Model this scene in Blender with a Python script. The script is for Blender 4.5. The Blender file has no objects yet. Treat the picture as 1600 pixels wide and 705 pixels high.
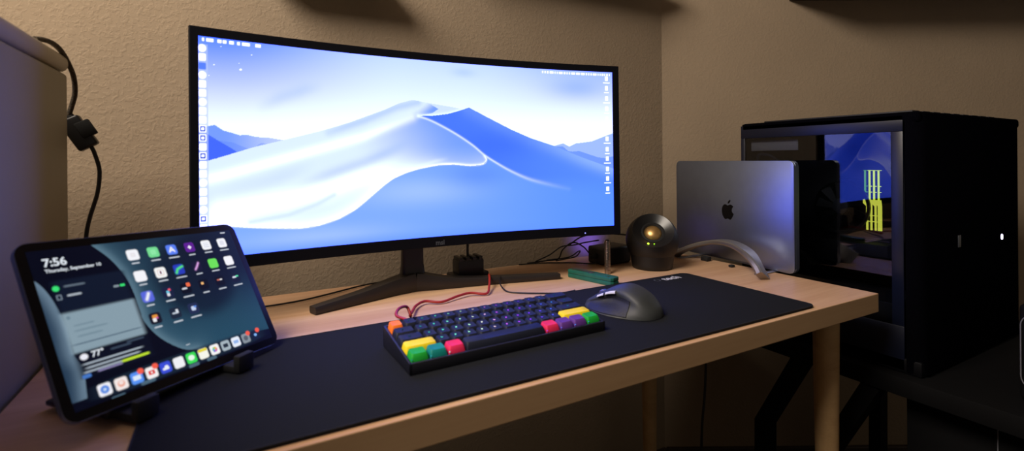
import bpy, bmesh, math, random
import numpy as np
from mathutils import Vector, Matrix
random.seed(4)
T = 0.74                      # desk top height
SC = bpy.context.scene
COL = SC.collection

# ------------------------------------------------------------------ materials
def s2l(c):
    return tuple(((v / 255) / 12.92 if v / 255 <= .04045 else ((v / 255 + .055) / 1.055) ** 2.4) for v in c)

def mat(name, rgb, rough=.5, metal=0., noise=0., nscale=40., bump=0., bscale=200., coat=0., spec=.5, emis=None, estr=0., stretch=None):
    """principled material whose colour is varied by a procedural noise"""
    m = bpy.data.materials.new(name); m.use_nodes = True
    nt = m.node_tree; N = nt.nodes; L = nt.links
    b = N['Principled BSDF']
    c = s2l(rgb)
    b.inputs['Roughness'].default_value = rough
    b.inputs['Metallic'].default_value = metal
    b.inputs['Coat Weight'].default_value = coat
    b.inputs['Specular IOR Level'].default_value = spec
    tc = N.new('ShaderNodeTexCoord'); mp = N.new('ShaderNodeMapping')
    L.new(tc.outputs['Object'], mp.inputs['Vector'])
    if stretch: mp.inputs['Scale'].default_value = stretch
    nz = N.new('ShaderNodeTexNoise'); nz.inputs['Scale'].default_value = nscale; nz.inputs['Detail'].default_value = 4
    L.new(mp.outputs['Vector'], nz.inputs['Vector'])
    cr = N.new('ShaderNodeValToRGB')
    k = max(noise, .02)
    cr.color_ramp.elements[0].position = .3; cr.color_ramp.elements[1].position = .7
    cr.color_ramp.elements[0].color = (*[v * (1 - k) for v in c], 1)
    cr.color_ramp.elements[1].color = (*[min(1, v * (1 + k)) for v in c], 1)
    L.new(nz.outputs['Fac'], cr.inputs['Fac']); L.new(cr.outputs['Color'], b.inputs['Base Color'])
    if bump:
        n2 = N.new('ShaderNodeTexNoise'); n2.inputs['Scale'].default_value = bscale; n2.inputs['Detail'].default_value = 3
        L.new(tc.outputs['Object'], n2.inputs['Vector'])
        bp = N.new('ShaderNodeBump'); bp.inputs['Strength'].default_value = bump; bp.inputs['Distance'].default_value = .004
        L.new(n2.outputs['Fac'], bp.inputs['Height']); L.new(bp.outputs['Normal'], b.inputs['Normal'])
    if emis:
        b.inputs['Emission Color'].default_value = (*s2l(emis), 1); b.inputs['Emission Strength'].default_value = estr
    return m

def wall_mat(name, rgb):
    m = mat(name, rgb, rough=.9, noise=.04, nscale=6, spec=.2)
    nt = m.node_tree; N = nt.nodes; L = nt.links; b = N['Principled BSDF']
    tc = N['Texture Coordinate']
    a = N.new('ShaderNodeTexNoise'); a.inputs['Scale'].default_value = 125; a.inputs['Detail'].default_value = 2.5; a.inputs['Distortion'].default_value = .6
    r = N.new('ShaderNodeValToRGB'); r.color_ramp.elements[0].position = .46; r.color_ramp.elements[1].position = .62
    L.new(tc.outputs['Object'], a.inputs['Vector']); L.new(a.outputs['Fac'], r.inputs['Fac'])
    bp = N.new('ShaderNodeBump'); bp.inputs['Strength'].default_value = .2; bp.inputs['Distance'].default_value = .002
    L.new(r.outputs['Color'], bp.inputs['Height']); L.new(bp.outputs['Normal'], b.inputs['Normal'])
    return m

def wood_mat(name, ca, cb, rough=.42):
    m = bpy.data.materials.new(name); m.use_nodes = True
    N = m.node_tree.nodes; L = m.node_tree.links; b = N['Principled BSDF']
    tc = N.new('ShaderNodeTexCoord'); mp = N.new('ShaderNodeMapping'); mp.inputs['Scale'].default_value = (1.1, 17, 17)
    L.new(tc.outputs['Object'], mp.inputs['Vector'])
    n = N.new('ShaderNodeTexNoise'); n.inputs['Scale'].default_value = 2.2; n.inputs['Detail'].default_value = 6; n.inputs['Distortion'].default_value = .5
    mp2 = N.new('ShaderNodeMapping'); mp2.inputs['Scale'].default_value = (14, 260, 260)
    L.new(tc.outputs['Object'], mp2.inputs['Vector'])
    n2 = N.new('ShaderNodeTexNoise'); n2.inputs['Scale'].default_value = 1; n2.inputs['Detail'].default_value = 2
    L.new(mp.outputs['Vector'], n.inputs['Vector']); L.new(mp2.outputs['Vector'], n2.inputs['Vector'])
    mx = N.new('ShaderNodeMath'); mx.operation = 'MULTIPLY_ADD'; mx.inputs[1].default_value = .75
    ml = N.new('ShaderNodeMath'); ml.operation = 'MULTIPLY'; ml.inputs[1].default_value = .25
    L.new(n2.outputs['Fac'], ml.inputs[0]); L.new(n.outputs['Fac'], mx.inputs[0]); L.new(ml.outputs[0], mx.inputs[2])
    r = N.new('ShaderNodeValToRGB'); r.color_ramp.elements[0].position = .32; r.color_ramp.elements[1].position = .68
    r.color_ramp.elements[0].color = (*s2l(ca), 1); r.color_ramp.elements[1].color = (*s2l(cb), 1)
    L.new(mx.outputs[0], r.inputs['Fac']); L.new(r.outputs['Color'], b.inputs['Base Color'])
    b.inputs['Roughness'].default_value = rough
    return m

def emit_mat(name, rgb, st):
    m = bpy.data.materials.new(name); m.use_nodes = True
    N = m.node_tree.nodes; N.remove(N['Principled BSDF'])
    e = N.new('ShaderNodeEmission'); e.inputs['Color'].default_value = (*s2l(rgb), 1); e.inputs['Strength'].default_value = st
    m.node_tree.links.new(e.outputs[0], N['Material Output'].inputs['Surface'])
    return m

def screen_mat(name, st, gloss=.04):
    """display: emits the picture stored in the mesh's colour attribute, glossy face"""
    m = bpy.data.materials.new(name); m.use_nodes = True
    N = m.node_tree.nodes; b = N['Principled BSDF']
    a = N.new('ShaderNodeVertexColor'); a.layer_name = 'picture'
    m.node_tree.links.new(a.outputs['Color'], b.inputs['Emission Color'])
    b.inputs['Emission Strength'].default_value = st
    b.inputs['Base Color'].default_value = (.004, .004, .005, 1); b.inputs['Roughness'].default_value = .25
    b.inputs['Specular IOR Level'].default_value = gloss * 5
    return m

def glass_mat(name, tint, rough=.015, ior=1.6):
    m = bpy.data.materials.new(name); m.use_nodes = True
    N = m.node_tree.nodes; L = m.node_tree.links; N.remove(N['Principled BSDF'])
    t = N.new('ShaderNodeBsdfTransparent'); t.inputs['Color'].default_value = (*tint, 1)
    g = N.new('ShaderNodeBsdfGlossy'); g.inputs['Roughness'].default_value = rough
    f = N.new('ShaderNodeFresnel'); f.inputs['IOR'].default_value = ior
    mx = N.new('ShaderNodeMixShader')
    L.new(f.outputs[0], mx.inputs[0]); L.new(t.outputs[0], mx.inputs[1]); L.new(g.outputs[0], mx.inputs[2])
    L.new(mx.outputs[0], N['Material Output'].inputs['Surface'])
    return m

M = {}
M['wall'] = wall_mat('beige_stucco_paint', (160, 142, 120))
M['ceil'] = wall_mat('ceiling_paint', (190, 180, 165))
M['carpet'] = mat('carpet', (60, 50, 44), rough=1, noise=.25, nscale=300, bump=.6, bscale=500)
M['basebd'] = mat('baseboard_paint', (70, 58, 50), rough=.6)
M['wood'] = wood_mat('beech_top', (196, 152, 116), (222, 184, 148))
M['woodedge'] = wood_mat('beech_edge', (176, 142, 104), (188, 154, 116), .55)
M['woodleg'] = wood_mat('beech_leg', (186, 150, 104), (204, 168, 120), .5)
M['pad'] = mat('pad_cloth', (22, 24, 30), rough=.95, noise=.12, nscale=600, bump=.25, bscale=900, spec=.2)
M['padedge'] = mat('pad_stitch', (14, 14, 20), rough=.9, noise=.3, nscale=900)
M['blackpl'] = mat('black_plastic', (22, 22, 26), rough=.42, noise=.05)
M['glossblack'] = mat('gloss_black', (10, 10, 14), rough=.22, noise=.05)
M['bezel'] = mat('bezel_plastic', (9, 10, 18), rough=.6, noise=.05, spec=.15)
M['standmet'] = mat('stand_metal', (46, 42, 42), rough=.45, metal=.3, noise=.06)
M['alu'] = mat('screen_tinted_aluminium', (150, 162, 188), rough=.41, metal=1, noise=.03)  # space grey with the screen's blue reflection worked into the base colour
M['arch'] = mat('brushed_silver', (165, 160, 158), rough=.45, metal=.9, noise=.04)
M['rubber'] = mat('black_rubber', (14, 14, 15), rough=.8)
M['pc'] = mat('pc_shell', (8, 8, 12), rough=.55, noise=.06, spec=.12)
M['pcfront'] = mat('pc_front_mesh', (6, 6, 10), rough=1, noise=.3, nscale=500, spec=0)
M['pcside'] = mat('pc_side_screen_tint', (7, 14, 34), rough=.38, noise=.05, spec=.55)  # the monitor's blue reflection is mixed into the black side paint
M['pcdark'] = mat('pc_inside', (16, 16, 20), rough=.6, noise=.2, nscale=80)
M['pcgrey'] = mat('pc_shroud', (70, 74, 84), rough=.5, noise=.1)
M['table'] = mat('black_table', (7, 7, 9), rough=.8, noise=.1, spec=.15)
M['cabinet'] = mat('off_white_panel', (142, 136, 114), rough=.55, noise=.03, nscale=5)
M['cabtrim'] = mat('off_white_trim', (160, 150, 126), rough=.45, noise=.03)
M['cable'] = mat('black_cable', (15, 14, 16), rough=.5)
M['redcable'] = mat('red_braided_cable', (158, 34, 26), rough=.55, noise=.25, nscale=900)
M['cream'] = mat('pale_tape', (200, 190, 180), rough=.6)
M['green'] = mat('green_handle', (28, 98, 82), rough=.4, noise=.12, nscale=120)
M['steel'] = mat('steel', (160, 150, 140), rough=.3, metal=1, noise=.1)
M['gold'] = mat('gold_cone', (205, 165, 105), rough=.38, metal=.85, noise=.05)
M['speaker'] = mat('speaker_shell', (11, 11, 13), rough=.5, noise=.05)
M['spkface'] = mat('speaker_face', (24, 24, 26), rough=.32, noise=.05)
M['mouse'] = mat('mouse_rubber', (50, 53, 54), rough=.55, noise=.06, nscale=200)
M['mouse2'] = mat('mouse_thumb', (26, 27, 32), rough=.55, noise=.15, nscale=400, bump=.3, bscale=700)
M['silver'] = mat('silver_button', (215, 215, 222), rough=.3)
M['kbcase'] = mat('keyboard_case', (14, 15, 26), rough=.5, noise=.04)
M['white'] = mat('white_print', (215, 215, 220), rough=.6)
M['dimprint'] = mat('grey_print', (70, 74, 82), rough=.4)
M['shelf'] = mat('dark_shelf', (38, 30, 28), rough=.6, noise=.1)
M['logo'] = mat('logo_black', (8, 8, 12), rough=.15, noise=.03)
M['glass'] = glass_mat('tinted_glass', (.55, .57, .62))
M['tabglass'] = mat('tablet_bezel', (6, 7, 12), rough=.15, noise=.02)

# ------------------------------------------------------------------ mesh helpers
def tag(o, label=None, cat=None, group=None, kind=None):
    if label: o['label'] = label
    if cat: o['category'] = cat
    if group: o['group'] = group
    if kind: o['kind'] = kind
    return o

def thing(name, label, cat, loc=(0, 0, 0), rz=0., group=None, mtx=None):
    o = bpy.data.objects.new(name, None); COL.objects.link(o); o.empty_display_size = .02
    if mtx is not None: o.matrix_world = mtx
    else: o.location = loc; o.rotation_euler = (0, 0, rz)
    return tag(o, label, cat, group)

def obj(name, bm, m, parent=None, smooth=None):
    me = bpy.data.meshes.new(name)
    bmesh.ops.recalc_face_normals(bm, faces=bm.faces)
    bm.to_mesh(me); bm.free()
    for mm in (m if isinstance(m, (list, tuple)) else [m]): me.materials.append(mm)
    o = bpy.data.objects.new(name, me); COL.objects.link(o)
    if parent: o.parent = parent
    if smooth is not None:
        me.shade_smooth()
        try: me.set_sharp_from_angle(angle=math.radians(smooth))
        except Exception: pass
    return o

def box(bm, x0, x1, y0, y1, z0, z1, bev=0., seg=2, mtx=None, mi=0):
    r = bmesh.ops.create_cube(bm, size=1)
    vs = r['verts']
    for v in vs:
        v.co = Vector(((x0 + x1) / 2 + v.co.x * (x1 - x0), (y0 + y1) / 2 + v.co.y * (y1 - y0), (z0 + z1) / 2 + v.co.z * (z1 - z0)))
    fs = list({f for v in vs for f in v.link_faces})
    for f in fs: f.material_index = mi
    if bev:
        es = list({e for v in vs for e in v.link_edges})
        rr = bmesh.ops.bevel(bm, geom=es, offset=bev, segments=seg, affect='EDGES', profile=.5)
        vs = list({v for f in rr['faces'] for v in f.verts} | {v for v in vs if v.is_valid})
    if mtx is not None: bmesh.ops.transform(bm, matrix=mtx, verts=[v for v in vs if v.is_valid])
    return vs

def BM(): return bmesh.new()

def boxo(name, m, parent, *a, bev=.001, seg=2, **k):
    bm = BM(); box(bm, *a, bev=bev, seg=seg, **k); return obj(name, bm, m, parent, smooth=35)

def spline(pts, n=8):
    P = [Vector(p) for p in pts]; P = [P[0] * 2 - P[1]] + P + [P[-1] * 2 - P[-2]]
    out = []
    for i in range(1, len(P) - 2):
        for k in range(n):
            t = k / n
            a, b, c, d = P[i - 1], P[i], P[i + 1], P[i + 2]
            out.append(.5 * ((2 * b) + (c - a) * t + (2 * a - 5 * b + 4 * c - d) * t * t + (3 * b - a - 3 * c + d) * t ** 3))
    out.append(P[-2]); return out

def tube(bm, pts, r, seg=8, smooth=True, n=8, flat=None):
    """round or strap-like (flat=(w,h)) tube along points; r may be a list at the input points"""
    Q = spline(pts, n) if smooth else [Vector(p) for p in pts]
    k = len(Q)
    rs = r if not isinstance(r, (list, tuple)) else None
    rings = []
    up = Vector((0, 0, 1)); prev = None
    for i, p in enumerate(Q):
        t = (Q[min(i + 1, k - 1)] - Q[max(i - 1, 0)]).normalized()
        if prev is None:
            s = t.cross(up)
            if s.length < 1e-3: s = t.cross(Vector((1, 0, 0)))
            s.normalize()
        else:
            s = prev - t * prev.dot(t); s.normalize()
        prev = s; u = s.cross(t)
        if rs is None:
            f = i / (k - 1) * (len(r) - 1); j = min(int(f), len(r) - 2); rr = r[j] + (r[j + 1] - r[j]) * (f - j)
        else: rr = rs
        ring = []
        for a in range(seg):
            an = 2 * math.pi * a / seg
            if flat: q = p + s * flat[0] * math.cos(an) * (rr) + u * flat[1] * math.sin(an) * rr
            else: q = p + s * rr * math.cos(an) + u * rr * math.sin(an)
            ring.append(bm.verts.new(q))
        rings.append(ring)
    for i in range(k - 1):
        for a in range(seg):
            bm.faces.new((rings[i][a], rings[i][(a + 1) % seg], rings[i + 1][(a + 1) % seg], rings[i + 1][a]))
    bm.faces.new(rings[0]); bm.faces.new(rings[-1][::-1])

def strap(bm, pts, w, h, side, n=8):
    """rectangular strip following pts; side = list of side directions, w/h lists of half sizes at pts"""
    Q = spline(pts, n); k = len(Q)
    def it(A, f):
        j = min(int(f), len(A) - 2); return A[j] + (A[j + 1] - A[j]) * (f - j)
    rings = []
    for i, p in enumerate(Q):
        f = i / (k - 1) * (len(pts) - 1)
        t = (Q[min(i + 1, k - 1)] - Q[max(i - 1, 0)]).normalized()
        s = it([Vector(x) for x in side], f); s = (s - t * s.dot(t)).normalized(); u = s.cross(t)
        ww = it(w, f); hh = it(h, f)
        prof = [(-1, -.5), (-.85, -1), (.85, -1), (1, -.5), (1, .5), (.85, 1), (-.85, 1), (-1, .5)]
        rings.append([bm.verts.new(p + s * ww * a + u * hh * b) for a, b in prof])
    m = len(rings[0])
    for i in range(k - 1):
        for a in range(m):
            bm.faces.new((rings[i][a], rings[i][(a + 1) % m], rings[i + 1][(a + 1) % m], rings[i + 1][a]))
    bm.faces.new(rings[0]); bm.faces.new(rings[-1][::-1])

def lathe(bm, prof, seg=32, mtx=None, cap=True):
    """prof: list of (r,z)"""
    rings = []; allv = []
    for r, z in prof:
        if r < 1e-6:
            v = bm.verts.new((0, 0, z)); rings.append([v]); allv.append(v)
        else:
            ring = [bm.verts.new((r * math.cos(2 * math.pi * a / seg), r * math.sin(2 * math.pi * a / seg), z)) for a in range(seg)]
            rings.append(ring); allv += ring
    for A, B in zip(rings, rings[1:]):
        for a in range(seg):
            b = (a + 1) % seg
            if len(A) == 1 and len(B) == 1: continue
            if len(A) == 1: bm.faces.new((A[0], B[a], B[b]))
            elif len(B) == 1: bm.faces.new((A[a], A[b], B[0]))
            else: bm.faces.new((A[a], A[b], B[b], B[a]))
    for R in (rings[0], rings[-1]):
        if cap and len(R) > 2: bm.faces.new(R)
    if mtx is not None: bmesh.ops.transform(bm, matrix=mtx, verts=allv)

def rrect(w, h, r, n=6):
    pts = []
    for cx, cy, a0 in ((w / 2 - r, h / 2 - r, 0), (-w / 2 + r, h / 2 - r, 90), (-w / 2 + r, -h / 2 + r, 180), (w / 2 - r, -h / 2 + r, 270)):
        for i in range(n + 1):
            a = math.radians(a0 + 90 * i / n); pts.append((cx + r * math.cos(a), cy + r * math.sin(a)))
    return pts

def prism(bm, pts, depth0, depth1, axis='z', bev=0., seg=2, mtx=None):
    """extrude 2D outline; axis 'z': (x,y) outline, 'y': (x,z) outline, 'x': (y,z) outline"""
    def P(a, b, d):
        return {'z': (a, b, d), 'y': (a, d, b), 'x': (d, a, b)}[axis]
    A = [bm.verts.new(P(a, b, depth0)) for a, b in pts]; B = [bm.verts.new(P(a, b, depth1)) for a, b in pts]
    n = len(pts)
    f0 = bm.faces.new(A[::-1]); f1 = bm.faces.new(B)
    for i in range(n): bm.faces.new((A[i], A[(i + 1) % n], B[(i + 1) % n], B[i]))
    vs = A + B
    if bev:
        es = list(f0.edges) + list(f1.edges)
        rr = bmesh.ops.bevel(bm, geom=es, offset=bev, segments=seg, affect='EDGES', profile=.5)
        vs = list({v for f in rr['faces'] for v in f.verts} | {v for v in vs if v.is_valid})
    if mtx is not None: bmesh.ops.transform(bm, matrix=mtx, verts=vs)
    return vs

def text_mesh(name, body, size, mtx, m, parent, extrude=.0002, align='LEFT', bold=0.):
    cu = bpy.data.curves.new(name + '_tmp', 'FONT'); cu.body = body; cu.size = size; cu.extrude = extrude
    cu.align_x = align; cu.align_y = 'CENTER'; cu.offset = bold; cu.resolution_u = 4
    o = bpy.data.objects.new(name + '_tmp', cu); COL.objects.link(o)
    dg = bpy.context.evaluated_depsgraph_get(); dg.update()
    me = bpy.data.meshes.new_from_object(o.evaluated_get(dg)); me.name = name
    bpy.data.objects.remove(o); bpy.data.curves.remove(cu)
    me.transform(mtx); me.materials.clear(); me.materials.append(m)
    q = bpy.data.objects.new(name, me); COL.objects.link(q)
    if parent: q.parent = parent
    return q

def grid_picture(name, nu, nv, pos, colfn, m, parent):
    """a display surface: pos(u,v)->xyz arrays for u,v in [-1,1]; colfn(u,v)->rgb linear"""
    u, v = np.meshgrid(np.linspace(-1, 1, nu), np.linspace(-1, 1, nv))
    u = u.ravel(); v = v.ravel(); P = pos(u, v)
    i, j = np.meshgrid(np.arange(nu - 1), np.arange(nv - 1)); i = i.ravel(); j = j.ravel()
    a = j * nu + i
    F = np.stack([a, a + 1, a + nu + 1, a + nu], 1)
    me = bpy.data.meshes.new(name)
    me.vertices.add(len(P)); me.vertices.foreach_set('co', P.astype(np.float32).ravel())
    me.loops.add(F.size); me.loops.foreach_set('vertex_index', F.astype(np.int32).ravel())
    me.polygons.add(len(F)); me.polygons.foreach_set('loop_start', np.arange(0, F.size, 4, dtype=np.int32))
    me.update(calc_edges=True); me.validate()
    at = me.color_attributes.new('picture', 'FLOAT_COLOR', 'POINT')
    c = colfn(u, v); c = np.concatenate([c, np.ones((len(c), 1))], 1)
    at.data.foreach_set('color', c.astype(np.float32).ravel())
    me.materials.append(m); me.shade_smooth()
    o = bpy.data.objects.new(name, me); COL.objects.link(o); o.parent = parent
    return o

# picture painting helpers (numpy)
def lin(c):
    c = np.asarray(c, float) / 255
    return np.where(c <= .04045, c / 12.92, ((c + .055) / 1.055) ** 2.4)
def sm(a, b, x):
    t = np.clip((x - a) / (b - a), 0, 1); return t * t * (3 - 2 * t)
class Pic:
    def __init__(s, u, v, base): s.u, s.v = u, v; s.c = np.tile(np.array(base, float), (len(u), 1))
    def mix(s, col, k):
        col = np.asarray(col, float); k = np.clip(k, 0, 1)[:, None]; s.c = s.c * (1 - k) + col * k
    def rrect(s, cu, cv, hu, hv, col, r=.3, k=1., aspect=1., soft=.12):
        """rounded rectangle; half sizes in u and v"""
        x = np.abs(s.u - cu) / hu; y = np.abs(s.v - cv) / hv
        qx = np.maximum(x - (1 - r), 0); qy = np.maximum(y - (1 - r), 0)
        d = np.hypot(qx, qy) - r; d = np.maximum(d, np.maximum(x, y) - 1)
        s.mix(col, (1 - sm(-soft, soft, d)) * k)
    def disc(s, cu, cv, hu, hv, col, k=1.):
        d = np.hypot((s.u - cu) / hu, (s.v - cv) / hv); s.mix(col, (1 - sm(.8, 1.15, d)) * k)
def pdist(u, v, pts, ax=1., ay=1.):
    d = np.full(len(u), 9.)
    for (a, b), (c, e) in zip(pts, pts[1:]):
        ex, ey = (c - a) * ax, (e - b) * ay; px, py = (u - a) * ax, (v - b) * ay
        t = np.clip((px * ex + py * ey) / (ex * ex + ey * ey + 1e-12), 0, 1)
        d = np.minimum(d, np.hypot(px - t * ex, py - t * ey))
    return d
def inpoly(u, v, pts):
    r = np.zeros(len(u), bool)
    for (a, b), (c, e) in zip(pts, pts[1:] + pts[:1]):
        k = (b > v) != (e > v)
        with np.errstate(divide='ignore', invalid='ignore'):
            x = (c - a) * (v - b) / ((e - b) if e != b else 1e-12) + a
        r ^= k & (u < x)
    return r
def soft_curve(pts, n=6):
    return [(p.x, p.y) for p in spline([(a, b, 0) for a, b in pts], n)]

# ------------------------------------------------------------------ camera
FPX, CY = 783.0, 250.158
yaw, roll = 0.5088, -0.0084
C0 = Vector((-1.0361, -0.4774, 0.2512 + T))
fw = Vector((math.sin(yaw), math.cos(yaw), 0)); rt = Vector((math.cos(yaw), -math.sin(yaw), 0)); up = Vector((0, 0, 1))
r2 = rt * math.cos(roll) + up * math.sin(roll); u2 = up * math.cos(roll) - rt * math.sin(roll)
cd = bpy.data.cameras.new('camera'); cam = bpy.data.objects.new('camera', cd); COL.objects.link(cam)
cam.matrix_world = Matrix(((r2.x, u2.x, -fw.x, C0.x), (r2.y, u2.y, -fw.y, C0.y), (r2.z, u2.z, -fw.z, C0.z), (0, 0, 0, 1)))
cd.sensor_width = 36; cd.lens = FPX / 1600 * 36; cd.shift_y = -(352.5 - CY) / 1600; cd.clip_start = .02
cd.dof.use_dof = True; cd.dof.focus_distance = 1.08; cd.dof.aperture_fstop = 4.0
SC.camera = cam

# ------------------------------------------------------------------ room
YW = .67; XC = .147
A = Vector((XC, YW, 0)); dr = Vector((.8734, -.487, 0)); nr = Vector((.487, .8734, 0))   # right wall runs along dr
def struct(o): o['kind'] = 'structure'; return o
def struct_box(name, m, *a, **k): return struct(boxo(name, m, None, *a, bev=0, **k))
bm = BM(); box(bm, -2.6, XC + .05, YW, YW + .1, 0, 2.5); struct(obj('wall_back', bm, M['wall']))
bm = BM(); mtx = Matrix.Translation(A) @ Matrix.Rotation(math.atan2(dr.y, dr.x), 4, 'Z')
box(bm, 0, 2.4, 0, .1, 0, 2.5, mtx=mtx); struct(obj('wall_right', bm, M['wall']))
struct_box('wall_left', M['wall'], -2.7, -2.6, -3, YW + .1, 0, 2.5)
struct_box('floor', M['carpet'], -2.7, 2.4, -3, YW + .1, -.1, 0)
struct_box('ceiling', M['ceil'], -2.7, 2.4, -3, YW + .1, 2.5, 2.6)
boxb = BM(); box(boxb, -2.6, XC - .002, YW - .013, YW, 0, .085, bev=.003); struct(obj('baseboard_back', boxb, M['basebd']))
boxb = BM(); box(boxb, .004, 2.3, -.013, 0, 0, .085, bev=.003, mtx=mtx); struct(obj('baseboard_right', boxb, M['basebd']))

# shelves just above the frame
def zt(z): return T + z
s1 = thing('wall_shelf', 'dark shelf on the back wall whose end shows above the monitor\'s right corner', 'shelf', (-.2, YW, zt(.77)))
bm = BM(); box(bm, -.42, .27, -.10, -.001, 0, .03, bev=.003); obj('board', bm, M['shelf'], s1, 35)
bm = BM(); box(bm, -.30, -.285, -.12, -.002, .03, .14, bev=.002); obj('bracket', bm, M['shelf'], s1, 35)
s2 = thing('wall_shelf', 'dark shelf on the back wall over the left half of the monitor', 'shelf', (-.86, YW, zt(.64)))
bm = BM(); box(bm, -.13, .12, -.09, -.001, 0, .03, bev=.003); obj('board', bm, M['shelf'], s2, 35)
bm = BM(); box(bm, -.01, .01, -.10, -.002, .03, .12, bev=.002); obj('bracket', bm, M['shelf'], s2, 35)
mt3 = mtx.copy(); mt3.translation = A + dr * .40 + Vector((0, 0, zt(.745)))
s3 = thing('wall_shelf', 'long dark shelf on the right wall above the black computer', 'shelf', mtx=mt3)
bm = BM(); box(bm, 0, 1.6, -.2, -.001, 0, .04, bev=.003); obj('board', bm, M['shelf'], s3, 35)
bm = BM(); box(bm, .15, .17, -.17, -.002, .04, .2, bev=.002); obj('bracket', bm, M['shelf'], s3, 35)

# ------------------------------------------------------------------ desk
desk = thing('desk', 'light wood desk with thick top and round tapered legs', 'desk', (-.62, .28, 0))
def rel(e, x, y, z=0): return x - e.location.x, y - e.location.y, z - e.location.z
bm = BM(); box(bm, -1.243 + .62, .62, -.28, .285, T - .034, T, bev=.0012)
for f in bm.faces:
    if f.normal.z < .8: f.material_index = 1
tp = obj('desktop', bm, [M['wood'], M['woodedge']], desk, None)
for x, y in ((-.052, .066), (-.083, .50), (-1.18, .066), (-1.18, .50)):
    bm = BM(); lathe(bm, [(.0135, 0), (.0148, .01), (.0225, T - .055), (.0226, T - .034)], 28, Matrix.Translation((x + .62, y - .28, 0)))
    obj('leg', bm, M['woodleg'], desk, 40)

# ------------------------------------------------------------------ desk pad
px0, px1, py0, py1 = -1.117, -.183, .0085, .290
pad = thing('desk_pad', 'long black cloth mouse pad covering the front of the desk', 'mouse pad', ((px0 + px1) / 2, (py0 + py1) / 2, T + .0003))
w, h = px1 - px0, py1 - py0
bm = BM(); prism(bm, rrect(w, h, .014), 0, .0036, bev=.001); obj('pad_surface', bm, M['pad'], pad, 30)
bm = BM(); pr = [Vector((a, b, .0032)) for a, b in rrect(w - .001, h - .001, .014)]; pr.append(pr[0])
tube(bm, pr, .0011, 6, smooth=False); e = obj('stitched_edge', bm, M['padedge'], pad, 60); e['label'] = 'stitched dark hem'
tm = Matrix.Translation((w / 2 - .086, h / 2 - .021, .0037))
text_mesh('logo_text', 'tech', .027, tm @ Matrix.Rotation(.0, 4, 'Z'), M['white'], pad, .00005, bold=.0006)
bm = BM(); lathe(bm, [(.0075, 0), (.0075, .0002), (.0045, .0002), (.0045, 0)], 24, Matrix.Translation((w / 2 - .100, h / 2 - .020, .0036))); obj('logo_ring', bm, M['dimprint'], pad)

# ------------------------------------------------------------------ monitor
MX, MY, MZ, MA, MW, MH, MT = -.6941, .4198, .2708, -.0411, .7959, .365, .0075
RM = 1.8
mon = thing('curved_monitor', 'curved ultrawide monitor showing a blue desert dune wallpaper', 'monitor', (MX, MY, T), MA)
def mpos(s, h, d=0.):
    th = s * (MW / 2) / RM; lx = (RM + d) * math.sin(th); ly = -RM + (RM + d) * math.cos(th)
    zz = h * MH / 2
    return (lx, ly + zz * math.sin(MT), zz * math.cos(MT) + MZ)
UL, UR, VB, VT = -.9715, .9625, -.893, .924
def scr_pos(u, v):
    s = UL + (u + 1) / 2 * (UR - UL); h = VB + (v + 1) / 2 * (VT - VB)
    th = s * (MW / 2) / RM; lx = (RM + .0006) * np.sin(th); ly = -RM + (RM + .0006) * np.cos(th); zz = h * MH / 2
    return np.stack([lx, ly + zz * math.sin(MT), zz * math.cos(MT) + MZ], 1)

RIDGE = [(-.972, -.112), (-.912, -.071), (-.848, -.023), (-.78, .027), (-.679, .086), (-.536, .173), (-.416, .259), (-.26, .396), (-.186, .473), (-.126, .512), (-.048, .487), (.063, .458), (.112, .441), (.156, .458)]
RRIDGE = [(.156, .458), (.263, .348), (.383, .227), (.489, .136), (.619, .05), (.781, -.084), (.968, -.223)]
CREST = [(-.099, .352), (-.033, .303), (.046, .221), (.111, .142), (.177, .048), (.237, -.056), (.312, -.155), (.381, -.235), (.469, -.317), (.558, -.371), (.704, -.445)]
PEAKL = [(-.099, .352), (-.03, .357), (.047, .382), (.106, .42), (.156, .458)]
SCURVE = [(.237, -.056), (.247, -.105), (.226, -.153), (.159, -.165), (.077, -.149), (-.004, -.154), (-.098, -.19), (-.159, -.227), (-.219, -.282), (-.263, -.348), (-.307, -.426), (-.35, -.503), (-.392, -.571), (-.46, -.646), (-.539, -.693), (-.615, -.708), (-.712, -.69), (-.782, -.672), (-.866, -.645), (-.99, -.603)]
MTA = [(-.99, .17), (-.943, .191), (-.92, .203), (-.891, .158), (-.865, .143), (-.836, .123), (-.807, .125), (-.78, .11), (-.734, .106), (-.679, .086)]
MTB = [(-.99, .155), (-.945, .128), (-.901, .062), (-.874, .025), (-.843, -.023)]
MTC = [(.59, .065), (.619, .05), (.671, .08), (.707, .043), (.745, .08), (.782, .088), (.838, .103), (.895, .149), (.985, .218)]
MTD = [(.634, .043), (.67, .043), (.7, -.009), (.725, -.016), (.763, -.009), (.819, -.047), (.875, -.085), (.912, -.093), (.985, -.064)]

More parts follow.
